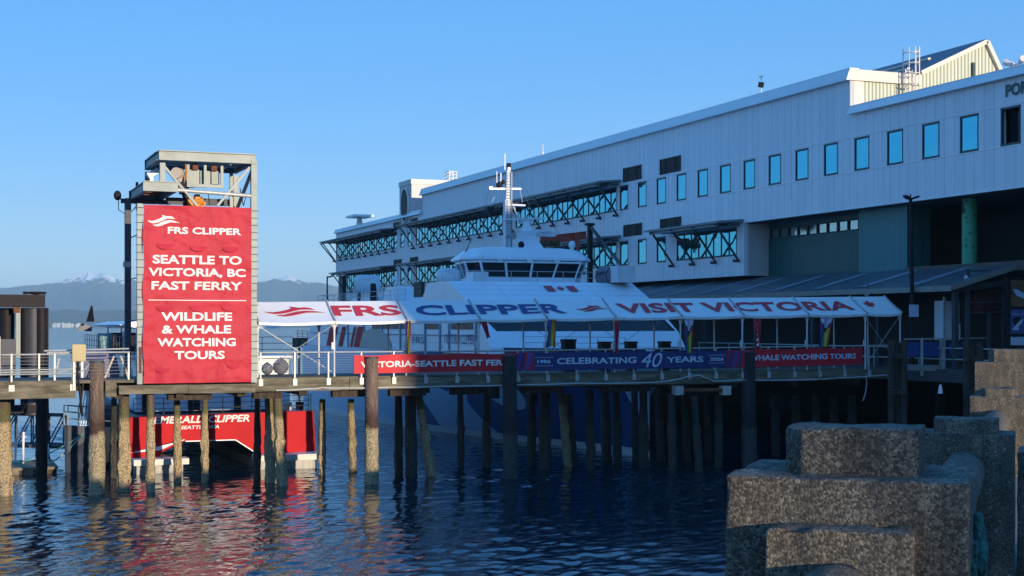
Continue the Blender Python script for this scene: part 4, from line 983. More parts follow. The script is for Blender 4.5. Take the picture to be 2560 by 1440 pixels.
pile(1046,985,1079,1190,20, WOODP, .08, 'leaning bleached pile at the edge of the sun, right of the stout brown pile', G4, lump=.02)
pile(1402,975,1420,1166,18, WOODP, .05, 'leaning bleached pile in shade over the painted hull', G4, lump=.01)
b = thing('pipe_brace', 'rusty horizontal pipe brace under the right half of the navy banner', 'brace', PY(1750, 980, YG-.1))
MB().tube([PY(1700,976,YG-.1), PY(1808,975,YG-.1)], .10, 10).build('pipe', RUST, b)
for px in (1694, 1813): MB().box(PY(px-6, 988, YG-.2), PY(px+6, 964, YG+.15)).build('end_plate', RAILW if px < 1750 else BEIGE, b)
# timber dolphins right of the walkway: several squared piles bound together
def dolphin(px0, px1, pyt, pyb, label):
    base = PZ((px0+px1)/2, pyb, .3) if False else None
    d = 66.5; t_ = thing('timber_dolphin', label, 'dolphin', PD((px0+px1)/2, 1200, d), 'timber dolphins')
    k = 3; w = (px1-px0)/k
    for i in range(k):
        a = PD(px0+w*(i+.5), pyt + (6 if i == 1 else 0), d + (.25 if i % 2 else 0)); r = w/F*d/2*1.04; rg = []
        for z in np.linspace(-1, a.z, 14):
            rg.append([Vector((a.x + r*(1+.1*noise.noise(Vector((q, z*1.5, i*3.))))*math.cos(q), a.y + r*math.sin(q), z)) for q in np.linspace(0, 2*math.pi, 11)[:-1]])
        MB().loft(rg, True, True).build('timber', TIMBERD, t_)
    for py in (pyt+40, pyt+130): 
        a, b_ = PD(px0-1, py, d-.5), PD(px1+1, py, d-.5); MB().box((a.x, a.y-.05, a.z-.12), (b_.x, b_.y, b_.z+.12)).build('waler', TIMBERD, t_)
dolphin(2220, 2268, 850, 1090, 'cluster of dark squared timbers at the right end of the tent walkway')
dolphin(2408, 2458, 856, 1090, 'cluster of dark squared timbers left of the stepped concrete posts')

# ================================================================== LARGE WHITE FERRY behind the walkway
def orca_hull():
    m, t, b = nodes('painted_hull'); N = t.nodes; L = t.links
    ge = N.new('ShaderNodeNewGeometry'); sp = N.new('ShaderNodeSeparateXYZ'); L.new(ge.outputs['Position'], sp.inputs[0])
    n = N.new('ShaderNodeTexNoise'); n.inputs['Scale'].default_value = .17; n.inputs['Detail'].default_value = .5; L.new(ge.outputs['Position'], n.inputs['Vector'])
    def mt(op, a, v):
        q = N.new('ShaderNodeMath'); q.operation = op; L.new(a, q.inputs[0])
        if hasattr(v, 'is_linked'): L.new(v, q.inputs[1])
        else: q.inputs[1].default_value = v
        return q.outputs[0]
    nn = mt('MULTIPLY', n.outputs[0], 14.); yy = mt('ADD', sp.outputs[1], nn); aft = mt('GREATER_THAN', yy, 97.)
    bl = mt('GREATER_THAN', n.outputs[0], .585); up = mt('GREATER_THAN', sp.outputs[2], 4.6)
    a1 = mt('MAXIMUM', aft, bl)
    mx = N.new('ShaderNodeMix'); mx.data_type = 'RGBA'; L.new(a1, mx.inputs[0]); mx.inputs[6].default_value = (.022,.075,.24,1); mx.inputs[7].default_value = (.45,.60,.78,1)
    bo = mt('LESS_THAN', sp.outputs[2], .42); m2 = N.new('ShaderNodeMix'); m2.data_type = 'RGBA'; L.new(bo, m2.inputs[0]); L.new(mx.outputs[2], m2.inputs[6]); m2.inputs[7].default_value = (.75,.78,.80,1)
    L.new(m2.outputs[2], b.inputs['Base Color']); b.inputs['Roughness'].default_value = .35
    return m
XC = 34.55; XP, XS = 28.4, 40.7
fer = thing('passenger_ferry', 'large white passenger ferry moored bow-on behind the tent walkway, with navy painted hull', 'ferry', (XC, 92, 0))
zs = (-.7, 0, .5, 2.4, 3.7, 5.35)
st = [(118,(5.9,6.0,6.05,6.12,6.15,6.15)),(100,(5.2,5.5,5.6,6.05,6.15,6.15)),(90,(3.9,4.3,4.6,5.6,6.0,6.15)),(82,(2.4,2.8,3.2,4.7,5.4,6.1)),(76,(1.0,1.4,1.8,3.5,4.4,5.8)),(71.5,(.15,.35,.6,2.0,3.0,4.7)),(69,(.04,.08,.15,.9,1.7,3.1)),(67.3,(.02,.02,.03,.12,.4,1.2)),(66.6,(.02,.02,.02,.03,.05,.15))]
mb = MB(); mb.loft([[(XC-h, y, z) for h, z in zip(hs[::-1], zs[::-1])] + [(XC+h, y, z) for h, z in zip(hs, zs)] for y, hs in st], False, True)
mb.build('hull', orca_hull(), fer, None, True)
mb = MB(); mb.face([(XC-hs[-1], y, 5.34) for y, hs in st] + [(XC+hs[-1], y, 5.34) for y, hs in st[::-1]]); mb.build('main_deck', M('deck_paint', (.12,.14,.16), .7), fer)
mb = MB(); mb.loft([[(XC-hs[-1]-.02, y, 5.2), (XC-hs[-1]-.06, y, 5.75), (XC-hs[-1]+.1, y, 5.75)] for y, hs in st[3:]], False, False); mb.loft([[(XC+hs[-1]+.02, y, 5.2), (XC+hs[-1]+.06, y, 5.75), (XC+hs[-1]-.1, y, 5.75)] for y, hs in st[3:]], False, False); mb.build('bulwark', HULLB, fer)
ZU = 8.35
prof = [(73.8,5.36),(73.9,5.75),(74.7,6.6),(77.9,8.44),(78.6,ZU+.02),(114,ZU),(116.5,5.36)]
mb = MB().prism(prof, 'x', XP, XS); mb.build('superstructure', W_WHITE, fer)
mb = MB().prism([(77.9,8.44),(80.8,9.66),(84.8,9.66),(86.3,ZU+.03),(78.7,ZU+.03)], 'x', XP+.01, XS-.01); vis = mb.build('bridge_front', W_WHITE, fer)
def fs(x, v): return Vector((x, 74.7+(77.9-74.7)*v, 6.6+(8.44-6.6)*v))
off = Vector((0,-.012,.02))
mb = MB(); mb.face([fs(XP+.75,.03)+off, fs(XS-.15,.03)+off, fs(XS-.35,.56)+off, fs(XP+.35,.56)+off]); mb.build('front_windows', GLASSD, fer)
mb = MB()
for i in range(1, 6): x = XP+1+(XS-XP-2)*i/6; mb.beam(fs(x,.03)+off, fs(x,.56)+off, .05, .02)
mb.build('window_bars', M('dark_bar', (.03,.04,.05), .5), fer)
def fl(u, v): return Vector((PY(1364+77*u, HZ, 79.7).x, 79.3+.85*v, 9.04+.85*v*(9.66-8.44)/(80.8-77.9))) + Vector((0,-.02,.035))
mb = MB(); put_poly(mb, [(0,0),(.27,0),(.27,1),(0,1)], fl); put_poly(mb, [(.73,0),(1,0),(1,1),(.73,1)], fl); put_poly(mb, [(.36+.28*a, .08+.84*b) for a, b in LEAF], fl); mb.build('maple_flag', TXTR, fer)
# port side: window band, doors, stripes, lettering
sd = lambda px, py, o=.02: PX(px, py, XP-o)
mb = MB()
for a, b in ((1128,1182),(1064,1098),(930,1020)):
    p, q = sd(a, 824), sd(b, 806); mb.box((XP-.03, min(p.y,q.y), 6.75), (XP-.005, max(p.y,q.y), 7.45))
mb.build('side_windows', GLASSD, fer)
mb = MB()
for a in (870, 910, 955, 1001, 1063, 1100, 1123, 1190): p = sd(a, 830); mb.box((XP-.07, p.y-.12, 5.4), (XP-.005, p.y+.12, 8.3))
mb.box((XP-.06, 75.5, 6.35), (XP-.004, 115, 6.42)); mb.build('side_frames', M('side_frame', (.22,.30,.40), .5), fer)
for a, w in ((835,2.2),(855,1.0),(900,1.6),(880,.5)): p = sd(a, 850); mb = MB(); mb.face([(XP-.075,p.y,5.4),(XP-.075,p.y+w,5.4),(XP-.075,p.y+w-1.2,6.9),(XP-.075,p.y-1.2,6.9)]); mb.build('red_stripe', BOATRED, fer)
mb = MB(); p = sd(935, 860); mb.face([(XP-.072, p.y+4.2*math.cos(t), 5.4+1.35*math.sin(t)) for t in np.linspace(0, math.pi, 20)]); mb.build('beige_panel', BEIGE, fer)
def sdt(px0, py0, px1, py1):
    a, b = PX(px0, py1, XP-.08), PX(px1, py0, XP-.08)
    return lambda u, v: Vector((XP-.085, a.y+(b.y-a.y)*u, a.z+(b.z-a.z)*v))
mb = MB(); put_text(mb, 'VICTORIA CLIPPER', sdt(1110, 836, 1186, 858), .0, .15); put_text(mb, 'FRS', sdt(1030, 842, 1060, 858), .0); mb.build('side_lettering', TXTN, fer)
# wheelhouse
plan = [(32.0,84.3),(38.3,84.3),(39.2,85.5),(39.0,89.0),(31.9,88.2),(31.4,85.3)]
cx, cy = 35.1, 86.3
def ex(p, k): 
    d = Vector((p[0]-cx, p[1]-cy)); return (p[0]+d.x/d.length*k, p[1]+d.y/d.length*k)
mb = MB(); mb.loft([[(*ex(p, 0), ZU) for p in plan], [(*ex(p, .02), 9.98) for p in plan]], True, True); mb.build('wheelhouse_base', W_WHITE, fer)
mb = MB(); mb.loft([[(*ex(p, -.03), 9.985) for p in plan], [(*ex(p, .40), 11.12) for p in plan]], True, False); whg = mb.build('wheelhouse_glass', GLASSD, fer)
fr = MB()
def wpt(i, f, v, o=.03):
    a, b = plan[i], plan[(i+1) % 6]; p = (a[0]+(b[0]-a[0])*f, a[1]+(b[1]-a[1])*f); q = ex(p, -.03+.43*v+o); return Vector((q[0], q[1], 9.985+1.135*v))
for i, k in ((0,4),(1,1),(2,2),(3,4),(4,2),(5,1)):
    for j in range(k): fr.beam(wpt(i, j/k, 0), wpt(i, j/k, 1), .13, .08)
for v in (0, .93):
    for i in range(6): fr.beam(wpt(i, 0, v), wpt(i, 1, v), .08, .12)
fr.build('window_frame', W_WHITE, whg)
mb = MB(); mb.loft([[(*ex(p, .43), 11.13) for p in plan], [(*ex(p, .75), 11.2) for p in plan], [(*ex(p, .72), 11.34) for p in plan], [(*ex(p, -.1), 11.9) for p in plan], [(*ex(p, -1.), 12.0) for p in plan]], True, True); mb.build('wheelhouse_roof', W_WHITE, fer)
for f in (.13, .4, .66): 
    p = wpt(0, f+.08, .92, .1); MB().box(p+Vector((-.28,-.12,-.06)), p+Vector((.1,.05,.16))).build('wiper_box', W_WHITE2, fer)
def frail(pts, z0, h, mat=RAILW, n=3, step=1.6, nm='deck_rail'):
    mb = MB()
    for p, q in zip(pts, pts[1:]):
        p = Vector((*p, z0)); q = Vector((*q, z0)); L_ = (q-p).length; k = max(1, int(L_/step))
        for i in range(k+1): c = p.lerp(q, i/k); mb.tube([c, c+Vector((0,0,h))], .022, 5)
        for j in range(1, n+1): mb.tube([p+Vector((0,0,h*j/n)), q+Vector((0,0,h*j/n))], .02, 5)
    return mb.build(nm, mat, fer)
frail([(30.2,84.0),(31.6,83.2),(38.8,83.2),(40.4,84.4)], 9.66, .75, n=2)
frail([(28.6,90),(28.6,113.5),(40.5,113.5)], ZU, 1.05); frail([(40.5,86.5),(40.5,113)], ZU, 1.05); frail([(29.0,82),(30.5,74.5),(33.6,67.5)], 5.36, 1.0)
# life rafts on cradles, aft deck gear
def raft(px, py, x, r, l):
    c = PX(px, py, x); mb = MB(); a = Vector((.93,-.36,0)).normalized()
    pr_ = [(-.5,.0),(-.49,.6),(-.40,.9),(-.3,1.),(.3,1.),(.40,.9),(.49,.6),(.5,0)]; rings = []
    s = a.cross(Vector((0,0,1)))
    for u, k in pr_: rings.append([c + a*(u*l) + (s*math.cos(t)+Vector((0,0,1))*math.sin(t))*(r*max(k,.02)) for t in np.linspace(0, 2*math.pi, 17)[:-1]])
    mb.loft(rings, True, True)
    for u in (-.25,-.12,0,.12,.25): mb.tube([c + a*(u*l) + (s*math.cos(t)+Vector((0,0,1))*math.sin(t))*(r*1.02) for t in np.linspace(0, 2*math.pi, 17)], .03, 4)
    rf = mb.build('life_raft', W_WHITE2, fer, None, True)
    mb = MB()
    for u in (-.3, .3):
        p = c + a*(u*l); mb.beam(p+s*.6+Vector((0,0,-r)), Vector((p.x, p.y, ZU))+s*.9, .12, .12); mb.beam(p-s*.6+Vector((0,0,-r)), Vector((p.x, p.y, ZU))-s*.2, .12, .12); mb.beam(p+s*.7+Vector((0,0,-r)), p-s*.7+Vector((0,0,-r)), .1, .1)
    mb.build('cradle', GALVD, rf)
raft(1122, 692, 30.3, .55, 1.6); raft(918, 710, 30.4, .70, 2.0)
mb = MB(); p = PX(1060, 728, 32); mb.prism([(p.y-2.0, ZU+.01), (p.y+2.2, ZU+.01), (p.y+1.2, ZU+1.35), (p.y-1.6, ZU+1.35)], 'x', 29.5, 38); mb.build('funnel_casing', W_WHITE, fer)
p = PX(1047, 724, 29.3); mb = MB(); mb.box((29.2, p.y-.8, ZU+.5), (29.45, p.y+.8, ZU+1.5)); mb.build('exhaust_grille', LOUV, fer)
p = PX(970, 730, 33); mb = MB(); mb.box((31, p.y-2, ZU+.01), (36, p.y+3.2, ZU+.85)); mb.box((32, p.y-2.3, ZU+.86), (35, p.y+3, ZU+1.0)); mb.build('deck_locker', W_WHITE2, fer)
p = PX(935, 730, 29.4); mb = MB(); mb.tube([p+Vector((0,0,-.6)), p+Vector((0,.2,.6))], .3, 8, .2); mb.build('davit_winch', BLACKS, fer)
p = PX(988, 738, 29.2); mb = MB(); mb.tube([Vector((p.x,p.y,ZU)), Vector((p.x,p.y,ZU+1.8))], .12, 8, .05); mb.sphere(Vector((p.x,p.y,ZU+1.85)), .16); mb.build('vent_post', W_WHITE, fer)
p = PX(1188, 690, 30.4); mb = MB(); mb.box((p.x-.4, p.y-.7, ZU+.9), (p.x+.6, p.y+.6, ZU+1.9)); mb.build('deck_locker', W_WHITE2, fer)
mb = MB(); p = PX(1555, 690, 39.8); mb.box((p.x-.7, p.y-.8, 9.67), (p.x+.5, p.y+1.0, 10.7)); mb.build('deck_locker', W_WHITE2, fer)
c = PX(1520, 690, 39.3); mb = MB()
for u in (-.6, -.2, .2, .6): mb.tube([c + Vector((0, u, 0)) + Vector((math.cos(t)*.55, 0, math.sin(t)*.55)) for t in np.linspace(0, 6.283, 13)], .1, 6)
mb.tube([c+Vector((0,-.8,0)), c+Vector((0,.8,0))], .45, 12); mb.build('raft_bundle', GREYB, fer)
# mast and radar mast
YM = 88.0
def mp(px, py, dy=0): return PY(px, py, YM+dy)
b0 = mp(1268, 628); mast = MB().beam(b0, mp(1268, 500), .42, .40).beam(mp(1268, 500), mp(1270, 428), .24, .22).beam(mp(1271,428), mp(1272,418), .2, .2).build('mast', W_WHITE2, fer)
mb = MB()
for py in np.arange(432, 600, 7.): mb.beam(mp(1268, py, -.26), mp(1279, py, -.26), .025, .03)
mb.beam(mp(1279, 620, -.26), mp(1279, 430, -.26), .07, .07); mb.beam(mp(1268, 620, -.26), mp(1268, 430, -.26), .03, .03); mb.build('mast_ladder', GALV, mast)
mb = MB(); mb.beam(mp(1222, 472), mp(1303, 472), .14, .12); mb.box(mp(1226, 470)-Vector((.12,.12,.12)), mp(1226,470)+Vector((.12,.12,.1))); mb.tube([mp(1252,470), mp(1252,432)], .05, 6); mb.tube([mp(1262,425,-.2), mp(1262,384,-.2)], .05, 6); mb.tube([mp(1242,462), mp(1242,428)], .03, 5); mb.build('mast_yard', W_WHITE, mast)
mb = MB(); mb.tube([mp(1272,418), mp(1272,408)], .16, 8); mb.sphere(mp(1248,462), .22); mb.sphere(mp(1257,455), .16); mb.build('mast_lamp', BLACKS, mast)
mb = MB(); mb.beam(mp(1262, 512), mp(1310, 514), .5, .12); mb.beam(mp(1283,514), mp(1300,560), .08, .08); mb.tube([mp(1300,473), mp(1306,505)], .015, 4); mb.tube([mp(1236,492), mp(1230,505)], .015, 4); mb.build('mast_platform', W_WHITE, mast)
mb = MB(); 
def quadring(px0, px1, py, dy0, dy1): return [mp(px0, py, dy0), mp(px1, py, dy0), mp(px1, py, dy1), mp(px0, py, dy1)]
mb.loft([quadring(1284,1362,624,-1.0,1.0), quadring(1296,1345,600,-.7,.7), quadring(1308,1324,560,-.4,.4), quadring(1310,1322,548,-.3,.3)], True, True); rm = mb.build('radar_mast', W_WHITE, fer)
mb = MB(); mb.beam(mp(1254, 549, -.3), mp(1361, 546, -.3), .22, .14); mb.box(mp(1303,558,-.3), mp(1324,548,.3)); mb.beam(mp(1301, 580, -1.0), mp(1378, 577, -1.), .2, .12); mb.box(mp(1352,590,-.9), mp(1378,582,-.1)); mb.build('radar_bar', W_WHITE2, rm)
p = mp(1283, 590, -1.1); mb = MB(); mb.tube([p+Vector((.2,.5,0)), p], .1, 10, .24); mb.tube([p+Vector((-.3,.5,-.05)), p+Vector((-.35,.1,-.05))], .08, 8, .14); hn = mb.build('horn', GALV, rm)
p = mp(1303, 612, -1.4); MB().sphere(p, .22, (1,.8,1.1)).build('searchlight', BLACKS, rm)
p = mp(1430, 622); mb = MB(); mb.sphere(p+Vector((0,0,.25)), .24, (1,1,1.2)); mb.tube([p+Vector((0,0,-.3)), p+Vector((0,0,.1))], .16, 8); mb.build('satellite_dome', W_WHITE, fer)
p = mp(1380, 628); mb = MB(); mb.box(p+Vector((-.6,-.3,-.2)), p+Vector((1.6,.3,.05))); mb.box(p+Vector((-2.6,-.4,-.25)), p+Vector((-1.6,.3,.05))); mb.build('roof_gear', W_WHITE2, fer)
mb = MB(); mb.tube([mp(1150, 655, -2), mp(1168, 622, -2)], .05, 6); mb.tube([mp(1168,622,-2), mp(1178,600,-2)], .02, 5); mb.build('whip_aerial', GALVD, fer)

mb = MB()
for a, b in (((1222,472),(1206,600)),((1303,472),(1376,622)),((1272,420),(1430,625)),((1226,474),(1160,640))): mb.tube([mp(*a), mp(*b, -1.5)], .012, 4)
mb.build('rigging_wire', GALVD, mast)
mb = MB()
for v in (.30,.55,.8): mb.beam(Vector((XP+.02, 77.9+2.9*v-.012, 8.44+1.22*v+.012)), Vector((XS-.02, 77.9+2.9*v-.012, 8.44+1.22*v+.012)), .014, .010)
for x in (31.2, 34.0, 37.4): mb.beam(Vector((x, 77.9, 8.452)), Vector((x, 80.8, 9.672)), .014, .010)
for z in (7.6, 5.9): mb.box((XP-.012, 75.5, z), (XP-.003, 113, z+.025))
mb.build('plate_seam', M('seam_grey', (.62,.65,.70), .5), fer)  # thin grey lines along the plate joints
for k_, px in enumerate((1150, 1235, 1330)):
    p = PX(px, 900, XP-.35); MB().tube([(p.x, p.y, 3.0), (p.x, p.y, 4.6)], .3, 10).build('side_fender', BLACKS, fer, None, True)

# ================================================================== RED CATAMARAN moored inside the pier on the left
EX0, EX1, EY = 8.35, 17.25, 69.3
em = thing('whale_watch_boat', 'red sterned catamaran tour boat moored behind the pier under the tower', 'boat', ((EX0+EX1)/2, 84, 0))
def ez(py, d=69.5): return EYE-(py-HZ)/F*d
tun = [(EX0,.72),(EX0,2.62),(EX1,2.75),(EX1+.1,.72),(EX1-2.9,.72),(EX1-3.9,1.45),(EX0+2.6,1.45),(EX0+1.5,.95),(EX0+1.4,.72)]
mb = MB().prism(tun, 'y', EY, EY+.5); tr_ = mb.build('transom', BOATRED, em)
def etx(x0,y0,x1,y1):
    a, b = PY(x0, y1, EY-.01), PY(x1, y0, EY-.01); return lambda u, v: Vector((a.x+(b.x-a.x)*u, EY-.012, a.z+(b.z-a.z)*v))
mb = MB(); put_text(mb, 'EMERALD CLIPPER', etx(384,1036,624,1060), .025, .22); put_text(mb, 'SEATTLE, WA', etx(452,1062,548,1075), .02, .22); mb.build('stern_lettering', TXTW, em)
mb = MB(); mb.prism([(EX0+.02,.95),(EX0+2.55,1.47),(EX0+2.55,1.53),(EX0+1.4,1.02)], 'y', EY-.02, EY-.012); mb.beam((EX0+2.6,EY-.02,1.42),(EX1-3.9,EY-.02,1.42),.03,.05); mb.beam((EX1-3.9,EY-.02,1.42),(EX1-2.9,EY-.02,.75),.03,.05); mb.build('pinstripe', W_WHITE, em)
for x0, x1 in ((EX0+.05, EX0+2.6), (EX1-3.1, EX1+.15)):
    s_ = MB().box((x0, EY-1.1, .42), (x1, EY+.02, .70)).build('swim_step', W_CREAM, em)
    MB().box((x0+.15, EY-.9, -.7), (x1-.25, EY+24, .415)).build('hull', M('lower_hull_paint', (.5,.48,.44), .5, var=.3, stretch=(4,4,.3)), em)
HD = M('dark_hull_side', (.025,.03,.05), .4, col2=(.045,.06,.085), scale=.6)
rings = []
for y, k, zt_, zb in ((EY+.52,0,2.6,.7),(80,0,2.7,.6),(90,.0,2.95,.5),(97,.6,3.3,.6),(101,1.9,3.7,1.2)):
    rings.append([(EX0+k+.25, y, -.6 if y < 95 else 0), (EX0+k, y, zb), (EX0+k-.12, y, zt_), (EX1-k+.12, y, zt_), (EX1-k, y, zb), (EX1-k-.25, y, zb), (EX1-k-2.0, y, 2.3), (EX0+k+2.0, y, 2.3)])
MB().loft(rings, True, True).build('hull_side', HD, em)
MB().box((EX0+.6, EY+2.6, 2.72), (EX1-.6, 95, 5.3)).build('cabin', W_WHITE, em)
mb = MB()
for a, b in ((470,500),(585,602),(355,372)): p, q = PY(a, 1020, EY+2.58), PY(b, 980, EY+2.58); mb.box((p.x, EY+2.56, 2.75), (q.x, EY+2.595, 4.7))
mb.build('cabin_door', GLASSD, em)
mb = MB(); y = EY+4
while y < 93: mb.box((EX0+.57, y, 3.6), (EX0+.595, y+1.3, 4.8)); y += 1.7
mb.build('side_windows', GLASSD, em)
MB().box((EX0+.2, EY+2.2, 5.31), (EX1-.2, 96, 5.45)).build('upper_deck', W_WHITE2, em)
def erail(pts, z0, h, step=1.4):
    mb = MB()
    for p, q in zip(pts, pts[1:]):
        p = Vector((*p, z0)); q = Vector((*q, z0)); k = max(1, int((q-p).length/step))
        for i in range(k+1): c = p.lerp(q, i/k); mb.tube([c, c+Vector((0,0,h))], .02, 5)
        for j in (1,2,3): mb.tube([p+Vector((0,0,h*j/3)), q+Vector((0,0,h*j/3))], .016, 5)
    mb.build('deck_rail', GALVD, em)
erail([(EX0+.2,EY+.3),(EX1-.2,EY+.3)], 2.75, .75); erail([(EX1-.1,EY+.2),(EX1-.1,EY+2.6)], 2.75, .8); erail([(EX0+.3,EY+2.4),(EX0+.3,95)], 5.45, .95); erail([(EX0+.5,EY+2.4),(EX1-.5,EY+2.4)], 5.45, .95)
mb = MB(); mb.prism([(EX0+.2,7.02),(EX0+1.4,6.82),(EX1-.4,6.82),(EX1,7.0),(EX1-.8,7.22),(EX0+1.2,7.22)], 'y', 76, 90.5)
mb.mesh([(EX0+.2,90.51,7.02),(EX0+1.4,90.51,6.82),(EX1-.4,90.51,6.82),(EX1,90.51,7.0),(EX1-.8,90.51,7.22),(EX0+1.2,90.51,7.22),(EX0+3.5,95.5,6.9),(EX1-3.5,95.5,6.9),(EX0+3.5,95.5,6.8),(EX1-3.5,95.5,6.8)], [(0,5,6),(5,4,7,6),(4,3,7),(0,6,8),(0,8,1),(1,8,9,2),(2,9,7,3),(6,7,9,8)])
rf = mb.build('sun_roof', W_WHITE, em)
c = PY(226, 808, 86); c.z = 7.2; mb = MB()
fin = [(0,-.30),(.0,.02),(.25,-.02+.02),(.55,.10),(.95,.22),(1.0,.27),(.95,.31),(.6,.34),(.25,.42),(0,.5)]
fin = [(.0,-.26),(.35,-.16),(.7,-.06),(.95,.03),(1.0,.08),(.94,.14),(.6,.17),(.3,.20),(0,.24)]
mb.prism([(c.x+b*.9, c.z+a*.95) for a, b in fin], 'y', c.y-.07, c.y+.07); mb.build('tail_fin', M('orca_black', (.012,.010,.014), .7, spec=.05), em)
c = PY(206, 818, 88); MB().prism([(c.x-.3,c.z-.2),(c.x+.5,c.z-.25),(c.x+.55,c.z),(c.x-.05,c.z+.25)], 'y', c.y-.2, c.y+.2).build('roof_decal', HD, em)
mb = MB()
for y in (77, 84, 91):
    for x in (EX0+1.3, EX1-1.3): mb.tube([(x,y,5.45),(x,y,6.85)], .05, 6)
mb.build('roof_stanchion', W_WHITE2, em)
p, q = PY(244, 880, 80), PY(279, 833, 80); mb = MB(); rings = []
for j in range(7): 
    z = p.z + (q.z-p.z)*j/6; rings.append([(p.x+(q.x-p.x)*i/16*(1.12-.16*j/6), 80+.07*math.sin(i*1.9), z) for i in range(17)])
mb.loft(rings, False, False); mb.loft([[Vector(v)+Vector((0,.02,0)) for v in r] for r in rings], False, False); mb.build('hanging_tarp', M('pale_blue_tarp', (.35,.52,.55), .7), em)
p, q = PY(284, 880, 79), PY(315, 832, 79); mb = MB(); mb.box((p.x, 79.0, p.z), (q.x+.6, 81, q.z)); mb.build('wheel_cabin', DARK, em)
a, b = PY(290, 855, 78.9), PY(303, 836, 78.9); mb = MB(); mb.box((a.x, 78.96, a.z), (b.x, 78.99, b.z)); mb.build('cabin_window', GLASS, em)
MB().box(PY(306, 882, 78.8), PY(310, 828, 78.95)).build('cabin_post', W_WHITE, em)
for k, (a, b) in enumerate(((5.2,.35),(2.2,.5))): MB().tube([(EX1-.5-k*.6, EY+.9, 2.75), (EX1-.5-k*.6, EY+.9, 3.15)], .2, 10).build('mooring_bitt', BEIGE if k else BLACKS, em)
# mooring lines
for i, (x0, y0, x1, y1, sag) in enumerate(((28,1158,206,1086,.25),(48,1162,204,1088,.6))):
    a = PD(x0, y0, 68.5); b = Vector((EX0-.15, 76+i, 2.2)); b = PD(x1, y1, 67.5)
    o = MB().tube([a.lerp(b, t)-Vector((0,0,sag*4*t*(1-t))) for t in np.linspace(0,1,12)], .035, 6).build('mooring_line', ROPEG, None, None, True); tag(o, ['tauter green and white mooring line from the float to the dark hull','slack green and white mooring line drooping below the tauter one'][i], 'mooring line')

# ================================================================== FLOAT, RAMP and DARK STEEL DOLPHIN at far left
fl_ = thing('mooring_float', 'low timber mooring float with dark gaps at the far left under the pier', 'float', PD(60, 1178, 68.5))
p0, p1 = PD(-60, 1186, 67.5), PD(140, 1186, 67.5)
MB().box((p0.x-2, p1.y-.5, -.3), (p1.x, p1.y+3.5, .22)).build('pontoon', TIMBERD, fl_)
for i in range(7):
    x = p0.x-1.2 + (p1.x-p0.x+1.0)*i/7; MB().box((x, p1.y-.56, -.2), (x+.45, p1.y-.505, .30)).build('fender_board', FLOATM, fl_)
MB().box((p0.x-2, p1.y-.6, .225), (p1.x+.05, p1.y+3.5, .34)).build('float_deck', FLOATM, fl_)
rp = thing('gangplank', 'dark steel truss gangplank leading down to the float at far left', 'gangplank', PD(60, 1120, 72))
a0, a1 = PD(-40, 1035, 72), PD(165, 1040, 72); b0, b1 = PD(-40, 1112, 72), PD(165, 1118, 72)
for dy in (0, 1.6):
    mb = MB(); o_ = Vector((0,dy,0)); mb.beam(a0+o_, a1+o_, .09, .09); mb.beam(b0+o_, b1+o_, .12, .16)
    for i in range(6):
        f, g = i/5, (i+.5)/5; mb.beam(a0.lerp(a1,f)+o_, b0.lerp(b1,f)+o_, .07, .07)
        if i < 5: mb.beam(b0.lerp(b1,f)+o_, a0.lerp(a1,f+.2)+o_, .06, .06)
    mb.build('truss', GALVD, rp)
mb = MB(); mb.mesh([b0, b1, b1+Vector((0,1.6,0)), b0+Vector((0,1.6,0))] + [p+Vector((0,0,-.08)) for p in (b0, b1, b1+Vector((0,1.6,0)), b0+Vector((0,1.6,0)))], [(0,1,2,3),(7,6,5,4),(0,4,5,1),(1,5,6,2),(2,6,7,3),(3,7,4,0)]); mb.build('walk_plate', GALV, rp)
for i, (x, yt) in enumerate(((38,1095),(57,1080),(118,1110))):
    o = MB().beam(PD(x, 1160, 68.6), PD(x+2, yt, 68.6), .10, .10).beam(PD(x-8, yt+12, 68.6), PD(x+9, yt+12, 68.6), .07, .07).build('cleat_post', W_WHITE2); tag(o, ['pale cross post standing on the float, nearest its left end','taller pale cross post in the middle of the float','short pale cross post at the right end of the float'][i], 'post', 'posts on the float')
sdn = thing('steel_dolphin', 'tall black and rusty steel pile cluster with cap beams at the left edge', 'dolphin', PD(60, 1150, 64.5))
D_ = 64.5
def sbox(a, b, c, d, dn, df, nm, mat):
    p, q = PD(a, d, dn), PD(b, c, dn); y0_ = min(p.y, q.y); MB().box((p.x, y0_, p.z), (q.x, y0_+df, q.z)).build(nm, mat, sdn)
sbox(-60, 113, 737, 768, D_, .9, 'cap_beam', BLACKS); sbox(-60, 86, 757, 764, D_-.12, .1, 'beam_flange', GALVD)
for px, r, m in ((17,.34,BLACKS),(66,.26,BLACKS),(84,.30,GALVD),(104,.26,BLACKS)):
    a = PD(px, 770, D_+.5); MB().tube([(a.x, a.y, a.z), (a.x, a.y, -1 if px > 100 else 2.9)], r, 16).build('pile_column', m, sdn, None, True)
sbox(-60, 112, 1012, 1032, D_+.3, .5, 'lower_beam', BLACKS); a = PD(112, 770, D_+.9); MB().box((a.x-.1, a.y-.4, 3.2), (a.x+.14, a.y+.6, a.z)).build('fender_face', BLACKS, sdn)
p = PD(92, 737, D_+.4); mb = MB(); mb.tube([p+Vector((math.sin(t*2.3)*.5-.1, .2*math.cos(t), .02+.10*abs(math.sin(t*1.7)))) for t in np.linspace(0, 6, 26)], .03, 5); mb.build('chain_heap', BLACKS, sdn)
sbox(40, 51, 768, 893, D_-.3, .25, 'guide_post', GALV); sbox(34, 50, 764, 782, D_-.33, .2, 'rust_bracket', RUST)
cb = thing('control_cabinet', 'plain grey steel cabinet on the pier in front of the black pile cluster', 'cabinet', PD(20, 950, 63.2))
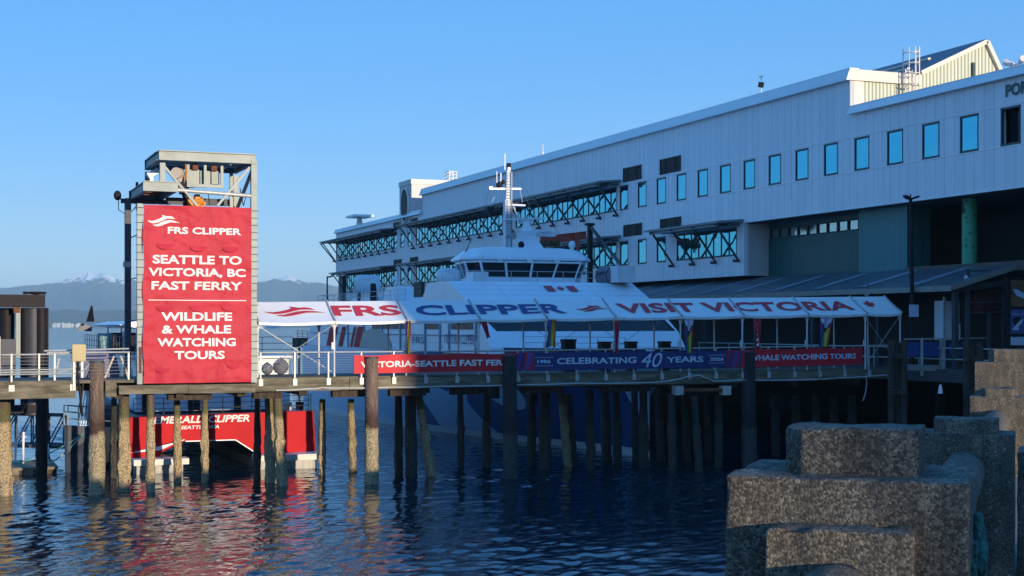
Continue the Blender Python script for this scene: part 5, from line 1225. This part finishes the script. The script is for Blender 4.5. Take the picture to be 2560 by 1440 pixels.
p, q = PD(2, 952, 63.2), PD(40, 848, 63.2); MB().box((p.x, p.y, ZD), (q.x, p.y+.6, q.z)).build('case', GALVD, cb); MB().box((p.x+.05, p.y-.02, ZD+.2), (q.x-.05, p.y-.003, q.z-.08)).build('door', GALVD, cb); MB().box((p.x-.22, p.y-.1, ZD), (p.x-.02, p.y+.2, q.z+.12)).build('side_post', W_CREAM, cb)
wb = thing('work_boat', 'dark hulled work boat with pale deck rails moored left of the red catamaran', 'boat', PD(225, 1175, 70))
hp = [PD(160, 813, 67.6), PD(196, 813, 69.5), PD(240, 813, 72.5), PD(292, 813, 77)]; hp2 = [PD(170, 813, 67.6), PD(260, 813, 68.6), PD(318, 813, 70.5), PD(345, 813, 75)]
rings = []
for k_, (a, b) in enumerate(zip(hp, hp2)):
    f = k_/3; zz = 2.25-.55*f; c = a.lerp(b, .5)
    rings.append([Vector((a.x, a.y, zz)), Vector((*a.lerp(c, .35)[:2], .9)), Vector((*a.lerp(c, .6)[:2], -.4)), Vector((*b.lerp(c, .6)[:2], -.4)), Vector((*b.lerp(c, .35)[:2], .9)), Vector((b.x, b.y, zz))])
MB().loft(rings, True, True).build('hull', HD, wb, None, False)
mb = MB()
for q in (hp, hp2):
    top = [Vector((p.x, p.y, 2.25-.55*i/3)) for i, p in enumerate(q)]
    for p in top: mb.tube([p, p+Vector((0,0,.95))], .025, 5)
    for h_ in (.32,.64,.95):
        for p, p2 in zip(top, top[1:]): mb.tube([p+Vector((0,0,h_)), p2+Vector((0,0,h_))], .02, 5)
mb.build('deck_rail', GALV, wb)
p = PD(265, 813, 73); mb = MB(); mb.box((p.x-.9, p.y-.6, 1.9), (p.x+.8, p.y+1.4, 2.9)); mb.build('deck_house', GALVD, wb)
p = PD(195, 813, 70.5); mb = MB()
for k_ in range(4): mb.beam((p.x+.12*k_, p.y, 2.0), (p.x+.12*k_+.25, p.y, 3.9), .05, .05)
mb.build('boarding_ladder', W_WHITE2, wb)
# covered grey floats stored on the walkway behind the rail
for i, (px, py, r, l) in enumerate(((702,909,.36,'large round grey buoy on the walkway just right of the tower'),(668,915,.27,'smaller grey buoy between the tower leg and the large round buoy'))):
    c = PY(px, py, YG+3.4); c.z = ZD+r; t_ = thing('buoy', l, 'buoy', (c.x, c.y, ZD), 'grey buoys')
    MB().sphere(c, r, (1,1,1), 18, 12).build('float_body', GREYB, t_, None, True); MB().tube([c+Vector((0,0,r*.98)), c+Vector((0,0,r*1.2))], .05, 8).build('lug', GALVD, t_)
for i, (px, py, r, l) in enumerate(((222,912,.55,'lumpy grey tarp-covered gear behind the left railing, left of the steel pile'),(262,905,.5,'lumpy grey tarp-covered gear behind the left railing, right of the steel pile'))):
    c = PY(px, py, YG+3.6); t_ = MB(); n, k = 14, 8; rings = []
    for j in range(k+1):
        ph = math.pi/2*j/k; rings.append([Vector((c.x + (r*1.2*math.cos(ph)**.6+.01)*math.cos(q)*(1+.2*noise.noise(Vector((q,j*.6,i*4.)))), c.y + r*math.cos(ph)**.6*math.sin(q), ZD + 1.15*math.sin(ph)*(1+.15*noise.noise(Vector((q*2,j,i)))))) for q in np.linspace(0, 6.283, n+1)[:-1]])
    o = t_.loft(rings, True, False).build('covered_gear', M('grey_tarp%d' % i, (.22,.21,.30), .8, bump=.5, bscale=6), None, None, True); tag(o, l, 'covered gear', 'tarp covered gear')
# black bins along the walkway
for i, (px, w, l) in enumerate(((1421,.56,'tallest black luggage bin on the walkway, right of the rainbow flag'),(1511,.50,'black luggage bin left of the narrow crimson pennant'),(1577,.48,'black luggage bin just right of the narrow crimson pennant'),(1661,.48,'black luggage bin farthest right, left of the progress flag'))):
    y = YG+2.5; x = gx(px, y); zt_ = 6.32 if i == 0 else 6.2; t_ = thing('luggage_bin', l, 'bin', (x, y, ZD), 'black bins on the walkway')
    rg = [[(x+s*w/2*k, y+u*w/2*k, z) for s, u in ((-1,-1),(1,-1),(1,1),(-1,1))] for k, z in ((.86,ZD+.01),(1,zt_-.12))]
    MB().loft(rg, True, True).build('body', BLACKS, t_); MB().box((x-w*.54, y-w*.54, zt_-.115), (x+w*.54, y+w*.54, zt_)).build('lid', BLACKS, t_)

# ================================================================== CRANE, LAMP POSTS, things on the right
cr = thing('jib_crane', 'dock crane with rusty red jib on a dark column behind the ferry wheelhouse', 'crane', PX(1475, HZ, 46.9))
c = PX(1475, 562, 46.9); MB().box((c.x-.17, c.y-.17, 4.8), (c.x+.17, c.y+.17, c.z)).build('column', BLACKS, cr); MB().box((c.x-.35, c.y-.25, c.z-.06), (c.x+.3, c.y+.25, c.z+.12)).build('column_cap', BLACKS, cr)
a, b = PY(1466, 588, c.y), PY(1351, 601, c.y); jb = MB().ibeam(a, b, .3, .62).build('jib', CRANER, cr)
mb = MB()
for f in (.15,.38,.6):
    p, q = a.lerp(b, f), a.lerp(b, f+.16); mb.tube([p.lerp(q, t)+Vector((0,0,-.32-.35*4*t*(1-t))) for t in np.linspace(0,1,8)], .02, 4)
mb.build('festoon_cable', BLACKS, jb)
p, q = PY(1439, 582, c.y-.25), PY(1447, 634, c.y-.25); MB().beam(p, q, .22, .14).build('jib_strut', CRANER, cr)
for px in (1361, 1386):
    p = PY(px, 606, c.y); mb = MB(); mb.box(p+Vector((-.3,-.25,-.2)), p+Vector((.3,.25,.15))); mb.tube([p+Vector((-.4,0,-.1)), p+Vector((.4,0,-.1))], .2, 10); mb.tube([p+Vector((0,0,-.2)), p+Vector((0,0,-.7))], .06, 6); mb.build('trolley_hoist', M('hoist_paint', (.10,.06,.02), .6, var=.4), cr)
MB().beam(Vector((c.x, c.y-.2, c.z-.2)), PX(1584, 703, 46.9), .16, .2).build('back_stay', TEAL, cr)
lp = thing('lamp_post', 'tall dark lamp post with twin heads at the right end of the tent', 'lamp post', (46.1, PX(2280,HZ,46.1).y, ZD))
b = Vector(lp.location); zt_ = PX(2271, 495, 46.1).z
MB().tube([b, b+Vector((0,0,4)), Vector((b.x, b.y+.12, zt_))], .13, 10, .09).build('pole', BLACKS, lp)
for s in (-1, 1):
    p = Vector((b.x, b.y+.12, zt_-.05)); mb = MB(); mb.beam(p+Vector((s*.08,0,.0)), p+Vector((s*.42,-.1,.12)), .26, .1); mb.beam(p+Vector((0,0,-.03)), p+Vector((s*.2,0,.02)), .06, .06); mb.build('lamp_head', BLACKS, lp)
MB().tube([(b.x, b.y+.12, zt_), (b.x, b.y+.12, zt_+.2)], .03, 5).build('finial', BLACKS, lp)
p = PX(2280, 790, 46.0); o = MB().box((b.x-.30, b.y-.2, PX(2272,792,46).z), (b.x+.26, b.y-.16, PX(2272,762,46).z)).build('notice_board', TXTB); tag(o, 'small blank pale notice fixed to the tall lamp post', 'notice')
lp2 = thing('lamp_post', 'small distant lamp post at the far corner of the terminal, with one head', 'lamp post', (47.4, PX(818,HZ,47.4).y, 4.8)); b = Vector(lp2.location); zt_ = PX(818,692,47.4).z
MB().tube([b, (b.x, b.y, zt_)], .13, 8, .1).build('pole', BLACKS, lp2); MB().beam((b.x, b.y, zt_-.05), (b.x+.5, b.y-.7, zt_+.05), .35, .14).build('lamp_head', BLACKS, lp2)
# far end fender rail of the apron
fr_ = thing('apron_fender', 'dark timber fender wall with low rails at the far end of the terminal apron', 'fender', (46.4, 150, 0))
for y in np.arange(84, 198, 3.8): MB().tube([(46.25, y, -1), (46.25, y, 5.0)], .17, 7).build('fender_pile', TIMBERD, fr_)
mb = MB(); mb.box((46.30, 82, 4.0), (46.49, 198.2, 5.0)); mb.box((46.3, 198, 3.9), (60, 198.4, 5.2)); mb.build('waler', TIMBERD, fr_)
mb = MB()
for z in (5.4, 5.8, 6.2): mb.tube([(46.7, 140, z), (46.7, 197.5, z)], .035, 5)
y = 140
while y < 198: mb.tube([(46.7, y, 4.8), (46.7, y, 6.2)], .04, 5); y += 3
mb.build('rail', GALVD, fr_)
ap = thing('apron_railing', 'pale low railing along the shaded apron edge behind the right end of the tent', 'railing', (46.7, 66, 4.8))
mb = MB()
for z in (5.3, 5.85): mb.tube([(46.75, 52.5, z), (46.75, 83, z)], .035, 6)
for k, y in enumerate(np.arange(52.5, 84, 1.9)): mb.tube([(46.75, y, 4.5), (46.75, y, 5.85)], .035, 6)
mb.build('rails', RAILW, ap)
YR = 58.6
def rbox(a, b, c, d, y, dy): p, q = PY(a, d, y), PY(b, c, y); return MB().box((p.x, y, p.z), (q.x, y+dy, q.z))
for i, (a, b, l) in enumerate(((2266,2352,'wider blue cloth panel tied to the rail left of the white cabinet'),(2372,2405,'narrow blue cloth panel tied to the rail right of the slim posts'))):
    o = rbox(a, b, 856, 892, YR, .05).build('rail_panel', BLUEP); tag(o, l, 'panel', 'blue rail panels')
kb = thing('kiosk_railing', 'pale post and rail barrier under the blue cloth panels', 'railing', PY(2340, 900, YR))
for px in (2305, 2353, 2361): rbox(px-2, px+3, 742 if px > 2358 else 845, 940, YR-.12, .06).build('post', RAILW, kb)
MB().beam(PY(2262, 848, YR-.1), PY(2470, 845, YR-.1), .08, .06).build('top_rail', RAILW, kb); MB().beam(PY(2262, 918, YR-.1), PY(2352, 921, YR-.1), .08, .3).build('kick_board', CONC, kb)
wc = thing('white_cabinet', 'tall pale blue-white utility cabinet under the porch at the right', 'cabinet', PY(2380, 850, YR+.8))
rbox(2358, 2382, 752, 850, YR+.8, .7).build('tall_case', W_WHITE, wc); rbox(2383, 2401, 808, 850, YR+.85, .6).build('low_case', W_WHITE, wc)
for px in (2388, 2397): rbox(px-3, px+2, 750, 806, YR+.85, .1).build('slat', BEIGE, wc)
nb = thing('net_bundle', 'red-brown net bundle hanging from a pipe under the porch at the right', 'net', PY(2478, 726, YR-.6))
p = PY(2445, 780, YR-.6); q = PY(2510, 727, YR-.6); n = 16; rings = []
for j in range(9): rings.append([(p.x+(q.x-p.x)*i/n, YR-.6+.16*math.sin(i*1.7+.4*j)+.08*math.sin(i*4.1), q.z+(p.z-q.z)*j/8*(1+.22*math.sin(i*1.3))) for i in range(n+1)])
mb = MB().loft(rings, False, False).loft([[Vector(v)+Vector((0,.3,0)) for v in r] for r in rings], False, False); mb.build('net', NETM, nb, None, True); MB().tube([(p.x-.3, YR-.5, q.z+.02), (q.x+.3, YR-.5, q.z+.02)], .05, 7).build('hanging_pipe', GALVD, nb)
tp = thing('pipe_rack', 'dark pipe rack with two uprights under the porch end', 'rack', PY(2470, 900, YR-.9))
for px, w in ((2421,9),(2513,10),(2475,6)): rbox(px-w/2, px+w/2, 672 if px != 2475 else 780, 900, YR-.9, .14).build('upright', GALVD, tp)
for py in (678, 757, 782): MB().beam(PY(2418, py, YR-.85), PY(2516, py-2, YR-.85), .06, .07).build('cross_pipe', GALVD, tp)
pt_ = thing('poster_board', 'tall poster board with a blue whale poster at the right edge', 'poster', PY(2560, 870, 55.5))
rbox(2521, 2640, 698, 868, 55.55, .1).build('backing', BLACKS, pt_)
rbox(2527, 2640, 702, 766, 55.53, .015).build('boat_poster', M('dusk_poster', (.05,.04,.05), .5, col2=(.30,.16,.05), scale=.8), pt_)
rbox(2527, 2640, 774, 834, 55.53, .015).build('whale_poster', M('blue_poster', (.06,.12,.32), .5), pt_)
rbox(2527, 2640, 842, 863, 55.53, .015).build('caption_strip', TXTB, pt_)
P5 = lambda a, b: PY(a, b, 55.52)
mb = MB(); mb.face([P5(*p) for p in ((2532,722),(2544,724),(2560,733),(2590,742),(2590,752),(2562,748),(2540,738))]); mb.face([P5(*p) for p in ((2530,824),(2540,812),(2552,800),(2558,796),(2556,806),(2546,818),(2548,826))]); mb.build('print', TXTB, pt_)
mb = MB(); mb.face([P5(*p) for p in ((2529,800),(2536,793),(2546,792),(2553,796),(2545,806),(2538,814),(2534,806))]); mb.build('dark_print', BLACKS, pt_)
put_text(MB(), 'FRS CLIPPER', lambda u, v: P5(2532+62*u, 788-5*v), .0).build('poster_lettering', TXTB, pt_)
for i, (px, py, l) in enumerate(((2413,706,'white twin floodlight under the porch end left of the net'),(2167,727,'small pale lamp hanging under the porch eave above the tent'))):
    p = PY(px, py, YR-.8) if i == 0 else PX(px, py, 46.6); t_ = thing('porch_lamp', l, 'lamp', p, 'lamps under the porch')
    mb = MB(); mb.tube([p, p+Vector((-.15,-.2,-.18))], .08, 8, .14)
    if i == 0: mb.tube([p+Vector((.05,0,.3)), p+Vector((-.1,-.2,.2))], .08, 8, .12)
    mb.build('lamp_head', W_WHITE, t_); MB().tube([p, p+Vector((.05,0,.4))], .03, 5).build('stem', GALVD, t_)
o = rbox(2262, 2390, 720, 733, YR+3, .3).build('header_beam', BLUEP); tag(o, 'blue painted beam under the porch above the white cabinet', 'beam')
pile(2350,984,2352,1150,20, WOODD, .08, 'short dark pile with a white painted tip right of the timber cluster', 'dark piles in the shade', 66)
p = PD(2351, 984, 66); o = MB().tube([p+Vector((0,0,.01)), p+Vector((0,0,.42))], .12, 10, .05).build('pile_cone', W_WHITE); tag(o, 'small white cone cap standing on the short dark pile', 'cone')
o = MB().tube([PY(2165,935,YG+.0), PY(2167,960,YG+.1), PY(2163,985,YG+.1), PY(2157,1002,YG+.1)], .03, 6).build('hanging_rope', ROPEW, None, None, True); tag(o, 'pale rope end hanging below the walkway left of the timber cluster', 'rope')

# ================================================================== CONCRETE BALUSTRADE in the foreground (exposed aggregate)
def rough_block(mb_fn, name, parent, cuts=.035, amp=.004, bev=.011, label=None):
    """bevelled block, cut fine and knocked about with noise; mb_fn fills a bmesh in the wall's own frame (across, along, z)"""
    bm = bmesh.new(); mb_fn(bm)
    bmesh.ops.remove_doubles(bm, verts=bm.verts, dist=1e-5); bmesh.ops.recalc_face_normals(bm, faces=bm.faces)
    if bev: bmesh.ops.bevel(bm, geom=[e for e in bm.edges if e.calc_face_angle(0) > R(40)], offset=bev, segments=2, profile=.6, affect='EDGES')
    for _ in range(7):
        es = [e for e in bm.edges if e.calc_length() > cuts*1.6]
        if not es: break
        bmesh.ops.subdivide_edges(bm, edges=es, cuts=1, use_grid_fill=True)
        bmesh.ops.triangulate(bm, faces=[f for f in bm.faces if len(f.verts) > 4])
    bm.normal_update(); o0 = ORG[parent.name]
    for v in bm.verts:
        p = WL(v.co.y, v.co.x, v.co.z); nr = (wrt*v.normal.x + wdir*v.normal.y + Vector((0,0,v.normal.z)))
        k = amp*(noise.noise(p*38) + .9*noise.noise(p*85)) + amp*2.2*noise.noise(p*6) - amp*11*max(0, noise.noise(p*11)-.38)
        v.co = p + nr*k - o0
    bmesh.ops.recalc_face_normals(bm, faces=bm.faces)
    me = bpy.data.meshes.new(name); bm.to_mesh(me); bm.free(); me.materials.append(AGG)
    me.polygons.foreach_set('use_smooth', [True]*len(me.polygons))
    o = bpy.data.objects.new(name, me); COL.objects.link(o); o.parent = parent; ORG[o.name] = o0
    if label: o['label'] = label
    return o
def bprism(bm, poly, z0, z1):
    a = [bm.verts.new((x, y, z0)) for x, y in poly]; b = [bm.verts.new((x, y, z1)) for x, y in poly]; n = len(poly)
    bm.faces.new(a[::-1]); bm.faces.new(b)
    for i in range(n): bm.faces.new((a[i], a[(i+1)%n], b[(i+1)%n], b[i]))
def bextr(bm, prof, y0, y1):
    a = [bm.verts.new((x, y0, z)) for x, z in prof]; b = [bm.verts.new((x, y1, z)) for x, z in prof]; n = len(prof)
    bm.faces.new(a); bm.faces.new(b[::-1])
    for i in range(n): bm.faces.new((a[i], b[i], b[(i+1)%n], a[(i+1)%n]))
def rect(x0, x1, y0, y1): return [(x0,y0),(x1,y0),(x1,y1),(x0,y1)]
def post_block(al, w, dp, zb, zs, zc, cw, cd, label, cuts, front=False):
    c = WL(al, 0, 0); t_ = thing('concrete_post', label, 'balustrade post', (c.x, c.y, zb), 'exposed aggregate balustrade posts')
    rough_block(lambda bm: bprism(bm, rect(-w/2, w/2, al-dp/2, al+dp/2), zb, zs), 'shaft', t_, cuts)
    ch = .07*cw/.5
    rough_block(lambda bm: bprism(bm, [(-cw/2,al-cd/2+ch),(-cw/2+ch,al-cd/2),(cw/2-ch*.5,al-cd/2),(cw/2,al-cd/2+ch*.5),(cw/2,al+cd/2),(-cw/2,al+cd/2)], zs-.05, zc), 'cap', t_, cuts)
    if front:
        def pan(bm):
            k = [(-.24,front[0])] + [(-.24+.025*(1-math.cos(a)), front[1]-.025+.025*math.sin(a)) for a in np.linspace(0, math.pi/2, 4)] + [(.24-.025*(1-math.cos(a)), front[1]-.025+.025*math.sin(a)) for a in np.linspace(math.pi/2, 0, 4)] + [(.24,front[0])]
            bextr(bm, k, al-dp/2-.15, al-dp/2+.02)
        rough_block(pan, 'face_panel', t_, cuts, .004, .01)
    return t_
def coping(a0, a1, zt_, r, label, cuts):
    c = WL((a0+a1)/2, 0, 0); t_ = thing('concrete_coping', label, 'balustrade rail', (c.x, c.y, zt_-.9), 'rounded balustrade rails')
    prof = [(r*math.cos(t), zt_-r+r*math.sin(t)) for t in np.linspace(0, math.pi, 13)]
    prof = [(r*.45, zt_-1.0)] + [(r*.45, zt_-r*2.0), (r*.9, zt_-r*1.45)] + prof + [(-r*.9, zt_-r*1.45), (-r*.45, zt_-r*2.0), (-r*.45, zt_-1.0)]
    rough_block(lambda bm: bextr(bm, prof[::-1], a0, a1), 'rail', t_, cuts, .004, 0)
post_block(0.03, .80, .64, 4.5, 6.482, 6.64, .46, .36, 'nearest big concrete balustrade post with a chamfered cap block, front right', .03, (4.5, 6.33))
L2, L3, L4 = 8.45, 19.0, 29.5
post_block(L2, .83, .6, 4.5, 6.03, 6.155, .56, .42, 'shaded concrete balustrade post just behind the nearest one, with a notched rail', .06)
post_block(L3, .83, .6, 4.5, 5.86, 5.985, .50, .42, 'sunlit stepped concrete balustrade post third along, below the poster board', .09)
post_block(L4, 1.5, 1.1, 4.5, 6.16, 6.45, .9, .8, 'farthest sunlit concrete balustrade post, highest at the right edge', .12)
c = PD(2560, 1300, 14.5); t_ = thing('concrete_post', 'wide shaded concrete pier at the right edge beside the second post', 'balustrade post', (c.x, c.y, 4.9), 'exposed aggregate balustrade posts')
rough_block(lambda bm: bprism(bm, rect(.43, 2.6, L2+.6, L2+1.4), 4.0, 5.80), 'shaft', t_, .08)
coping(-4.2, -.44, 6.225, .15, 'rounded concrete rail running from the nearest post toward the viewer', .04)
coping(.36, L2-.31, 5.88, .18, 'rounded concrete rail between the nearest post and the shaded second post', .06)
coping(L2+.31, L3-.31, 5.66, .20, 'rounded concrete rail between the second and third posts, partly in sun', .09)
coping(L3+.31, L4-.56, 5.62, .20, 'rounded concrete rail beyond the third post at the right edge', .12)
# bronze ornament on the road side of the nearest post
c = WL(.1, .41, 0); t_ = thing('bronze_ornament', 'green verdigris bronze ornament on the side of the nearest concrete post', 'ornament', (c.x, c.y, 5.7))
def on(ac, al, z): return WL(al+.08, .385+ac, z+.15)
mb = MB(); mb.sphere(on(.03,.02,6.17), .020, (1,1,1.3), 12, 8)
mb.tube([on(.028,.02,6.16), on(.035,.015,6.11), on(.036,.01,6.06)], .020, 10, .03); mb.tube([on(.036,.01,6.07), on(.04,-.02,6.02), on(.034,-.05,5.97), on(.03,-.05,5.90)], .03, 10, .016); mb.tube([on(.036,.02,6.06), on(.038,.05,5.99), on(.034,.06,5.90), on(.03,.04,5.80)], .028, 10, .014)
mb.tube([on(.03,-.05,5.9), on(.034,-.02,5.84), on(.03,.01,5.74), on(.03,0,5.6)], .02, 10, .012); mb.build('figure', BRONZE, t_, None, True)
MB().mesh([on(a, b, z) for a in (.016, .03) for b, z in ((-.12,5.6),(.16,5.6),(.16,6.1),(-.12,6.1))], [(0,1,2,3),(7,6,5,4),(0,4,5,1),(1,5,6,2),(2,6,7,3),(3,7,4,0)]).build('back_plate', BRONZE, t_)

# ================================================================== CITY BLOCKS behind the viewer (they shade the scene)
th = SUN_HD; qd = Vector((math.cos(th), math.sin(th), 0)); rd = Vector((-math.sin(th), math.cos(th), 0))
def city(q0, q1, r0, r1, h, label, mat):
    c = qd*((q0+q1)/2) + rd*((r0+r1)/2); t_ = thing('city_block', label, 'building', (c.x, c.y, zp), None)
    cs = [qd*q+rd*r for q, r in ((q0,r0),(q1,r0),(q1,r1),(q0,r1))]; n = 4
    mb = MB(); mb.mesh([(p.x,p.y,zp-.6) for p in cs]+[(p.x,p.y,h) for p in cs], [(0,3,2,1),(4,5,6,7),(0,1,5,4),(1,2,6,5),(2,3,7,6),(3,0,4,7)]); mb.build('wall', mat, t_)
    W_ = q1-q0; k = max(2, int(W_/3.6)); fl_n = int((h-zp-4)/3.4)
    for f in range(fl_n):
        mb = MB(); z = zp+4+3.4*f
        for i in range(k):
            q = q0 + W_*(i+.2)/k; p = qd*q + rd*(r1+.03); e = qd*(q+W_*.6/k) + rd*(r1+.03); mb.face([(p.x,p.y,z),(e.x,e.y,z),(e.x,e.y,z+1.9),(p.x,p.y,z+1.9)])
        mb.build('window_row', GLASS, t_)
    mb = MB(); cs2 = [qd*q+rd*r for q, r in ((q0-.3,r0-.3),(q1+.3,r0-.3),(q1+.3,r1+.3),(q0-.3,r1+.3))]
RS = -60.
city(32.6, 75.5, RS-24, RS, 31.8, 'wide brick apartment block behind the viewer', BRICK)
city(76, 150, RS-24, RS, 44.4, 'taller concrete tower behind the viewer to the right', CONC)
city(3.70, 13.6, RS-16, RS, 40., 'slim unseen concrete block behind the viewer, added to shade the nearest post', CONC)  # added unseen block; its edge puts the nearest post in shade

# ================================================================== HAZE
def haze():
    m = bpy.data.materials.new('air'); m.use_nodes = True; t = m.node_tree; t.nodes.clear()
    v = t.nodes.new('ShaderNodeVolumePrincipled'); v.inputs['Color'].default_value = (.68,.94,1,1); v.inputs['Density'].default_value = HAZE_D; v.inputs['Anisotropy'].default_value = 0.
    o_ = t.nodes.new('ShaderNodeOutputMaterial'); t.links.new(v.outputs[0], o_.inputs['Volume'])
    o = MB().box((-14000,-400,-3), (14000, 14000, 345)).build('haze', m, None, None, False, (0,0,0)); o['kind'] = 'stuff'
HAZE_D = 1.15e-4
haze()
